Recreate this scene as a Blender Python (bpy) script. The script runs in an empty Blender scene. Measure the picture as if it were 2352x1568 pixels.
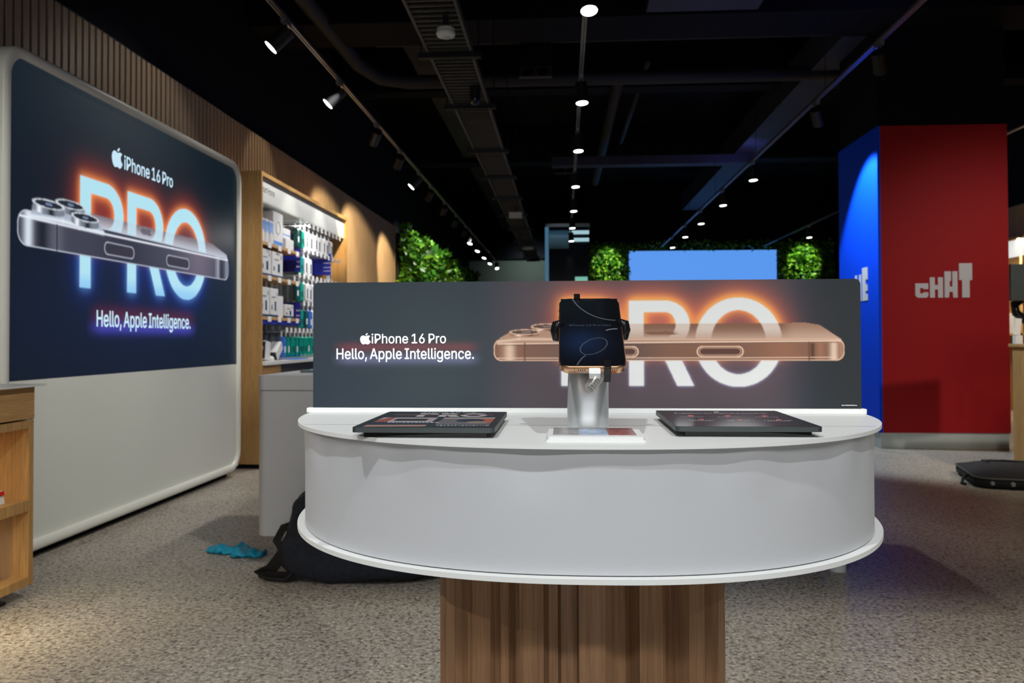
import bpy, math, random, json
import numpy as np
from math import sin, cos, pi, radians, sqrt, atan2
from mathutils import Vector, Matrix, Euler
random.seed(7)
rng = np.random.default_rng(5)
S = bpy.context.scene
col = S.collection

# ------------------------------------------------------------ camera, world, exposure
EYE = 1.12
cam_data = bpy.data.cameras.new('camera')
cam_data.sensor_width = 36.0
cam_data.lens = 36.0 * 1880.0 / 2352.0
cam_data.shift_y = -39.0 / 2352.0
cam_data.clip_start = 0.02
cam_data.clip_end = 200
cam_data.dof.use_dof = True
cam_data.dof.focus_distance = 1.12
cam_data.dof.aperture_fstop = 11
cam = bpy.data.objects.new('camera', cam_data)
col.objects.link(cam)
cam.matrix_world = (Matrix.Translation((0, 0, EYE)) @ Matrix.Rotation(radians(3.62), 4, 'Z')
                    @ Matrix.Rotation(radians(91.0), 4, 'X') @ Matrix.Rotation(-0.003, 4, 'Z'))
S.camera = cam
w = bpy.data.worlds.new('store_night')
S.world = w
w.use_nodes = True
w.node_tree.nodes['Background'].inputs[0].default_value = (0.10, 0.12, 0.17, 1)
w.node_tree.nodes['Background'].inputs[1].default_value = 0.05
S.view_settings.view_transform = 'Standard'
S.view_settings.look = 'None'
S.view_settings.exposure = 0.0
S.view_settings.gamma = 1.0
S.view_settings.use_curve_mapping = False

def spot(loc, to, watts, angle=60, blend=0.5, color=(1, .93, .84), radius=0.05, name='track_and_added_spot'):
    l = bpy.data.lights.new(name, 'SPOT')
    l.energy = watts; l.color = color; l.spot_size = radians(angle); l.spot_blend = blend
    l.shadow_soft_size = radius
    o = bpy.data.objects.new(name, l); col.objects.link(o)
    o.location = loc
    d = Vector(to) - Vector(loc)
    o.rotation_euler = d.to_track_quat('-Z', 'Y').to_euler()
    return o

def area(loc, to, watts, sx, sy, color=(1, .95, .88), name='panel_light'):
    l = bpy.data.lights.new(name, 'AREA')
    l.shape = 'RECTANGLE'; l.size = sx; l.size_y = sy; l.energy = watts; l.color = color
    o = bpy.data.objects.new(name, l); col.objects.link(o)
    o.location = loc
    d = Vector(to) - Vector(loc)
    o.rotation_euler = d.to_track_quat('-Z', 'Y').to_euler()
    return o

# guessed unseen spots behind the camera, added to light table and front floor
spot((-0.55, -0.15, 3.35), (0.0, 1.2, 1.0), 130, 58, .6, (.95, .98, 1), .04, 'added_front_spot')
spot((0.75, -0.25, 3.35), (0.15, 1.2, 1.0), 118, 58, .6, (.95, .98, .98), .04, 'added_front_spot')
spot((-3.0, -2.2, 3.14), (-1.5, 2.7, 0), 420, 46, .5, (1, .96, .88), .02, 'added_front_spot')
spot((3.4, -2.2, 3.14), (1.7, 2.7, 0), 620, 46, .5, (1, .94, .80), .02, 'added_front_spot')
# unseen panel added behind the camera, cut by the header for a floor edge
area((0.2, -4.6, 4.6), (0.2, 3.0, 0.4), 190, 6, .25, (1, .98, .95), 'added_front_fill')
# low soft fill added behind the camera to light the pedestal evenly
area((0.3, -9.0, 1.7), (0.3, 0.0, 1.0), 160, 7, 2.2, (.96, .98, 1), 'added_low_fill')

# ------------------------------------------------------------ mesh builder
class MB:
    def __init__(s): s.v = []; s.f = []; s.m = []; s.sm = []; s.mi = 0; s.smooth = False
    def add(s, vs, fs):
        b = len(s.v); s.v += [tuple(v) for v in vs]
        for f in fs:
            s.f.append(tuple(b + i for i in f)); s.m.append(s.mi); s.sm.append(s.smooth)
        return s
    def box(s, x0, x1, y0, y1, z0, z1):
        v = [(x0,y0,z0),(x1,y0,z0),(x1,y1,z0),(x0,y1,z0),(x0,y0,z1),(x1,y0,z1),(x1,y1,z1),(x0,y1,z1)]
        return s.add(v, [(0,3,2,1),(4,5,6,7),(0,1,5,4),(1,2,6,5),(2,3,7,6),(3,0,4,7)])
    def obox(s, c, h, R):
        v = []
        for z in (-1, 1):
            for x, y in ((-1,-1),(1,-1),(1,1),(-1,1)):
                v.append(tuple(Vector(c) + R @ Vector((x*h[0], y*h[1], z*h[2]))))
        return s.add(v, [(0,3,2,1),(4,5,6,7),(0,1,5,4),(1,2,6,5),(2,3,7,6),(3,0,4,7)])
    def cyl(s, p0, p1, r0, r1=None, n=24, caps=True):
        r1 = r0 if r1 is None else r1
        p0 = Vector(p0); p1 = Vector(p1); d = (p1-p0).normalized()
        a = d.orthogonal().normalized(); b = d.cross(a)
        v = [tuple(p0 + (a*cos(2*pi*i/n) + b*sin(2*pi*i/n))*r0) for i in range(n)]
        v += [tuple(p1 + (a*cos(2*pi*i/n) + b*sin(2*pi*i/n))*r1) for i in range(n)]
        sm = s.smooth; s.smooth = True
        s.add(v, [(i, (i+1) % n, n+(i+1) % n, n+i) for i in range(n)]); s.smooth = False
        if caps:
            s.add(v[:n], [tuple(range(n-1, -1, -1))]); s.add(v[n:], [tuple(range(n))])
        s.smooth = sm
        return s
    def tube(s, pts, r, n=8):
        pts = [Vector(p) for p in pts]; m = len(pts); prev = None; rings = []
        for i, p in enumerate(pts):
            t = (pts[min(i+1, m-1)] - pts[max(i-1, 0)]).normalized()
            if prev is None: a = t.orthogonal().normalized()
            else:
                a = prev - t*prev.dot(t); a = a.normalized() if a.length > 1e-6 else t.orthogonal().normalized()
            prev = a; b = t.cross(a); rr = r[i] if isinstance(r, (list, tuple)) else r
            rings += [tuple(p + (a*cos(2*pi*k/n) + b*sin(2*pi*k/n))*rr) for k in range(n)]
        sm = s.smooth; s.smooth = True
        fs = [(i*n+k, i*n+(k+1) % n, (i+1)*n+(k+1) % n, (i+1)*n+k) for i in range(m-1) for k in range(n)]
        fs += [tuple(range(n-1, -1, -1)), tuple((m-1)*n+k for k in range(n))]
        s.add(rings, fs); s.smooth = sm
        return s
    def prism(s, poly, f, t0, t1, smooth=False):
        """poly: 2D outline; f(u, v, t) -> point; extruded t0..t1"""
        n = len(poly)
        v = [f(p[0], p[1], t0) for p in poly] + [f(p[0], p[1], t1) for p in poly]
        s.add(v, [tuple(range(n-1, -1, -1)), tuple(range(n, 2*n))])
        sm = s.smooth; s.smooth = smooth
        s.add(v, [(i, (i+1) % n, n+(i+1) % n, n+i) for i in range(n)]); s.smooth = sm
        return s
    def lathe(s, prof, c=(0,0,0), n=32):
        v = []
        for r, z in prof:
            v += [(c[0]+r*cos(2*pi*i/n), c[1]+r*sin(2*pi*i/n), c[2]+z) for i in range(n)]
        m = len(prof); sm = s.smooth; s.smooth = True
        s.add(v, [(k*n+i, k*n+(i+1) % n, (k+1)*n+(i+1) % n, (k+1)*n+i) for k in range(m-1) for i in range(n)])
        s.smooth = sm
        return s
    def build(s, name, mats, parent=None, loc=None, bevel=0, seg=2):
        me = bpy.data.meshes.new(name)
        off = Vector((0, 0, 0))
        if parent is not None and not parent.get('local_parts'): off = Vector(parent.get('org', parent.location))
        elif loc is not None: off = Vector(loc)
        vs = [(x-off[0], y-off[1], z-off[2]) for x, y, z in s.v]
        me.from_pydata(vs, [], s.f); me.update()
        mats = mats if isinstance(mats, (list, tuple)) else [mats]
        for m in mats: me.materials.append(m)
        me.polygons.foreach_set('material_index', s.m)
        me.polygons.foreach_set('use_smooth', s.sm)
        o = bpy.data.objects.new(name, me); col.objects.link(o)
        if loc is not None and parent is None: o.location = loc
        if parent is not None:
            o.parent = parent
            if parent.get('local_parts'): o['local_parts'] = 1
            else: o['org'] = list(off)
        if bevel:
            b = o.modifiers.new('bevel', 'BEVEL'); b.width = bevel; b.segments = seg; b.limit_method = 'ANGLE'; b.angle_limit = radians(40)
            b.harden_normals = False
        return o

def tag(o, label=None, cat=None, group=None, kind=None):
    if label: o['label'] = label
    if cat: o['category'] = cat
    if group: o['group'] = group
    if kind: o['kind'] = kind
    return o
def thing(name, label, cat, loc=(0,0,0), group=None, local=False):
    o = bpy.data.objects.new(name, None); col.objects.link(o); o.location = loc
    o.empty_display_size = .05
    if local: o['local_parts'] = 1
    else: o['org'] = list(loc)
    return tag(o, label, cat, group)
def struct(name, mb, mat, **k):
    return tag(mb.build(name, mat, **k), kind='structure')
def copy_tree(o, parent=None):
    c = o.copy(); col.objects.link(c)
    if parent is not None: c.parent = parent
    for ch in list(o.children): copy_tree(ch, c)
    return c
def rrect(x0, x1, y0, y1, r, n=6):
    out = []
    for cx, cy, a0 in ((x1-r, y1-r, 0), (x0+r, y1-r, 90), (x0+r, y0+r, 180), (x1-r, y0+r, 270)):
        for i in range(n+1):
            a = radians(a0 + 90*i/n); out.append((cx+r*cos(a), cy+r*sin(a)))
    return out

# ------------------------------------------------------------ materials
def lin(c):
    return tuple(((x/255.)/12.92 if x/255. <= .04045 else ((x/255.+.055)/1.055)**2.4) for x in c)
def rgba(c): return (*c, 1)
def pbr(name, c, rough=.5, metal=0, spec=.5, noise=0, nscale=30, bump=0, coat=0, alpha=1, trans=0):
    m = bpy.data.materials.new(name); m.use_nodes = True
    nt = m.node_tree; b = nt.nodes['Principled BSDF']
    b.inputs['Base Color'].default_value = rgba(c)
    b.inputs['Roughness'].default_value = rough; b.inputs['Metallic'].default_value = metal
    b.inputs['Specular IOR Level'].default_value = spec; b.inputs['Coat Weight'].default_value = coat
    b.inputs['Transmission Weight'].default_value = trans
    if alpha < 1: b.inputs['Alpha'].default_value = alpha
    if noise or bump:
        tc = nt.nodes.new('ShaderNodeTexCoord'); n = nt.nodes.new('ShaderNodeTexNoise')
        n.inputs['Scale'].default_value = nscale; n.inputs['Detail'].default_value = 4
        nt.links.new(tc.outputs['Object'], n.inputs['Vector'])
        if noise:
            r = nt.nodes.new('ShaderNodeValToRGB')
            r.color_ramp.elements[0].position = .3; r.color_ramp.elements[1].position = .7
            r.color_ramp.elements[0].color = rgba(tuple(x*(1-noise) for x in c)); r.color_ramp.elements[1].color = rgba(tuple(min(1, x*(1+noise)) for x in c))
            nt.links.new(n.outputs['Fac'], r.inputs['Fac']); nt.links.new(r.outputs['Color'], b.inputs['Base Color'])
        if bump:
            bp = nt.nodes.new('ShaderNodeBump'); bp.inputs['Strength'].default_value = bump; bp.inputs['Distance'].default_value = .01
            nt.links.new(n.outputs['Fac'], bp.inputs['Height']); nt.links.new(bp.outputs['Normal'], b.inputs['Normal'])
    return m
def wood(name, c0, c1, grain=(60, 60, 2.2), rough=.5, c2=None):
    m = bpy.data.materials.new(name); m.use_nodes = True
    nt = m.node_tree; b = nt.nodes['Principled BSDF']; b.inputs['Roughness'].default_value = rough
    b.inputs['Specular IOR Level'].default_value = .3
    tc = nt.nodes.new('ShaderNodeTexCoord'); mp = nt.nodes.new('ShaderNodeMapping')
    mp.inputs['Scale'].default_value = grain
    nt.links.new(tc.outputs['Object'], mp.inputs['Vector'])
    n = nt.nodes.new('ShaderNodeTexNoise'); n.inputs['Scale'].default_value = 3; n.inputs['Detail'].default_value = 6; n.inputs['Roughness'].default_value = .65
    n.inputs['Distortion'].default_value = .4
    nt.links.new(mp.outputs['Vector'], n.inputs['Vector'])
    r = nt.nodes.new('ShaderNodeValToRGB'); r.color_ramp.elements[0].position = .3; r.color_ramp.elements[1].position = .7
    r.color_ramp.elements[0].color = rgba(c0); r.color_ramp.elements[1].color = rgba(c1)
    nt.links.new(n.outputs['Fac'], r.inputs['Fac'])
    n2 = nt.nodes.new('ShaderNodeTexNoise'); n2.inputs['Scale'].default_value = .35; n2.inputs['Detail'].default_value = 2
    nt.links.new(mp.outputs['Vector'], n2.inputs['Vector'])
    mx = nt.nodes.new('ShaderNodeMix'); mx.data_type = 'RGBA'; mx.blend_type = 'MULTIPLY'; mx.inputs['Factor'].default_value = .3
    r2 = nt.nodes.new('ShaderNodeValToRGB'); r2.color_ramp.elements[0].position = .35; r2.color_ramp.elements[1].position = .65
    r2.color_ramp.elements[0].color = (.62, .62, .62, 1); r2.color_ramp.elements[1].color = (1, 1, 1, 1)
    nt.links.new(n2.outputs['Fac'], r2.inputs['Fac'])
    nt.links.new(r.outputs['Color'], mx.inputs['A']); nt.links.new(r2.outputs['Color'], mx.inputs['B'])
    nt.links.new(mx.outputs['Result'], b.inputs['Base Color'])
    bp = nt.nodes.new('ShaderNodeBump'); bp.inputs['Strength'].default_value = .15; bp.inputs['Distance'].default_value = .002
    nt.links.new(n.outputs['Fac'], bp.inputs['Height']); nt.links.new(bp.outputs['Normal'], b.inputs['Normal'])
    return m
def emit(name, c, strength=1.0):
    m = bpy.data.materials.new(name); m.use_nodes = True
    b = m.node_tree.nodes['Principled BSDF']
    b.inputs['Base Color'].default_value = (.02, .02, .02, 1); b.inputs['Roughness'].default_value = .3
    b.inputs['Emission Color'].default_value = rgba(c); b.inputs['Emission Strength'].default_value = strength
    return m
def printed(name, attr, e=0.0, base=1.0, rough=.35, coat=0):
    """a print or a lit screen whose picture is stored on the mesh"""
    m = bpy.data.materials.new(name); m.use_nodes = True
    nt = m.node_tree; b = nt.nodes['Principled BSDF']
    a = nt.nodes.new('ShaderNodeAttribute'); a.attribute_name = attr
    if base > 0:
        s = nt.nodes.new('ShaderNodeVectorMath'); s.operation = 'SCALE'; s.inputs['Scale'].default_value = base
        nt.links.new(a.outputs['Color'], s.inputs[0]); nt.links.new(s.outputs['Vector'], b.inputs['Base Color'])
    else: b.inputs['Base Color'].default_value = (.003, .003, .0035, 1); b.inputs['Specular IOR Level'].default_value = .3
    b.inputs['Roughness'].default_value = rough; b.inputs['Coat Weight'].default_value = coat; b.inputs['Specular IOR Level'].default_value = .2
    if e > 0:
        nt.links.new(a.outputs['Color'], b.inputs['Emission Color']); b.inputs['Emission Strength'].default_value = e
    return m

def floor_mat():
    m = bpy.data.materials.new('polished_concrete'); m.use_nodes = True
    nt = m.node_tree; b = nt.nodes['Principled BSDF']; N = nt.nodes.new; L = nt.links.new
    tc = N('ShaderNodeTexCoord')
    def vor(scale):
        v = N('ShaderNodeTexVoronoi'); v.inputs['Scale'].default_value = scale; v.inputs['Randomness'].default_value = 1
        L(tc.outputs['Object'], v.inputs['Vector']); return v
    def ramp(src, stops):
        r = N('ShaderNodeValToRGB'); r.color_ramp.interpolation = 'LINEAR'
        while len(r.color_ramp.elements) < len(stops): r.color_ramp.elements.new(.5)
        for e, (p, c) in zip(r.color_ramp.elements, stops): e.position = p; e.color = rgba(c)
        L(src, r.inputs['Fac']); return r
    big = N('ShaderNodeTexNoise'); big.inputs['Scale'].default_value = 1.1; big.inputs['Detail'].default_value = 5; L(tc.outputs['Object'], big.inputs['Vector'])
    fine = N('ShaderNodeTexNoise'); fine.inputs['Scale'].default_value = 62; fine.inputs['Detail'].default_value = 5; fine.inputs['Roughness'].default_value = .75
    L(tc.outputs['Object'], fine.inputs['Vector'])
    r1 = ramp(fine.outputs['Fac'], [(.34, (.06, .054, .045)), (.46, (.40, .37, .32)), (.56, (.54, .50, .44)), (.68, (.92, .88, .80))])
    v2 = vor(85); sep = N('ShaderNodeSeparateColor'); L(v2.outputs['Color'], sep.inputs['Color'])
    r2 = ramp(sep.outputs['Red'], [(0, (.16, .15, .13)), (.10, (.42, .39, .35)), (.26, (.95, .93, .9)), (.8, (1, 1, 1)), (.93, (1.0, .98, .95))])
    mx = N('ShaderNodeMix'); mx.data_type = 'RGBA'; mx.blend_type = 'MULTIPLY'; mx.inputs['Factor'].default_value = .75
    L(r1.outputs['Color'], mx.inputs['A']); L(r2.outputs['Color'], mx.inputs['B'])
    r3 = ramp(big.outputs['Fac'], [(.35, (.86, .86, .88)), (.65, (1, .98, .95))])
    mx2 = N('ShaderNodeMix'); mx2.data_type = 'RGBA'; mx2.blend_type = 'MULTIPLY'; mx2.inputs['Factor'].default_value = 1
    L(mx.outputs['Result'], mx2.inputs['A']); L(r3.outputs['Color'], mx2.inputs['B'])
    L(mx2.outputs['Result'], b.inputs['Base Color'])
    b.inputs['Roughness'].default_value = .42; b.inputs['Specular IOR Level'].default_value = .35
    return m

M = {}
M['floor'] = floor_mat()
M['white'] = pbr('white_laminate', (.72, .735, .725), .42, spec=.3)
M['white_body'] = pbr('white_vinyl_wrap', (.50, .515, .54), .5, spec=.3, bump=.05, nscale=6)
M['cream'] = pbr('cream_panel', (.74, .76, .69), .5)
M['cream_edge'] = pbr('cream_frame', (.86, .86, .78), .4)
M['oak'] = wood('oak_veneer', lin((164, 124, 76)), lin((208, 166, 108)))
M['oak_h'] = wood('oak_veneer_level', lin((164, 124, 76)), lin((208, 166, 108)), (60, 2.2, 60))
M['slat'] = wood('oak_slats', lin((150, 131, 112)), lin((184, 161, 136)), (80, 80, 1.5))
M['walnut'] = wood('brown_wood', lin((122, 90, 65)), lin((160, 124, 92)), (55, 55, 1.6), .45)
M['black'] = pbr('black_paint', (.0045, .0050, .0062), .8, spec=.15)
M['blackwall'] = pbr('black_wall_paint', (.0050, .0062, .010), .85, spec=.15)
M['ceil'] = pbr('black_ceiling', (.0060, .0060, .0062), .9, spec=.1, noise=.5, nscale=1.2)
M['duct'] = pbr('dark_duct', (.012, .012, .013), .65, noise=.3, nscale=3)
M['soffit'] = pbr('dark_brown_soffit', (.024, .021, .019), .8, noise=.3, nscale=2)
M['blueduct'] = pbr('dark_blue_duct', (.020, .020, .042), .6, noise=.3, nscale=3)
M['blackmetal'] = pbr('black_metal', (.012, .012, .014), .4, metal=.3)
M['railmetal'] = pbr('dark_rail_metal', (.26, .26, .28), .35, metal=.6)
M['plastic_black'] = pbr('glossy_black_plastic', (.008, .008, .009), .08, spec=.4)
M['edge'] = pbr('graphite_edge', (.035, .045, .045), .45)
M['alu'] = pbr('brushed_aluminium', (.74, .77, .79), .36, metal=.55)
M['gold'] = pbr('rose_gold_metal', lin((225, 178, 140)), .28, metal=.9)
M['lens_on'] = emit('lit_lens', (1, .97, .93), 9)
M['red'] = pbr('red_panel', lin((162, 26, 32)), .6, spec=.15)
M['blue'] = pbr('blue_panel', lin((0, 70, 232)), .6, spec=.15)
M['letter'] = pbr('white_lettering', (.62, .62, .66), .6)
M['plinth'] = pbr('pale_skirting', (.50, .56, .56), .4)
M['navy'] = pbr('navy_fabric', (.010, .014, .026), .85, noise=.4, nscale=40, bump=.3)
M['bagblack'] = pbr('black_fabric', (.006, .006, .007), .75, noise=.3, nscale=60, bump=.2)
M['bluecloth'] = pbr('bright_blue_rubber', lin((0, 155, 195)), .55, bump=.4, nscale=60)
M['clear'] = pbr('clear_plastic', (.85, .9, .9), .08, trans=.9, alpha=.5)
M['white_cable'] = pbr('white_cable', (.80, .80, .76), .35)
M['grey'] = pbr('grey_metal', (.28, .29, .30), .5, metal=.2)
M['darkgrey'] = pbr('dark_grey_panel', (.06, .065, .07), .6)
M['tagwhite'] = pbr('white_tag', (.78, .78, .78), .5)

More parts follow.
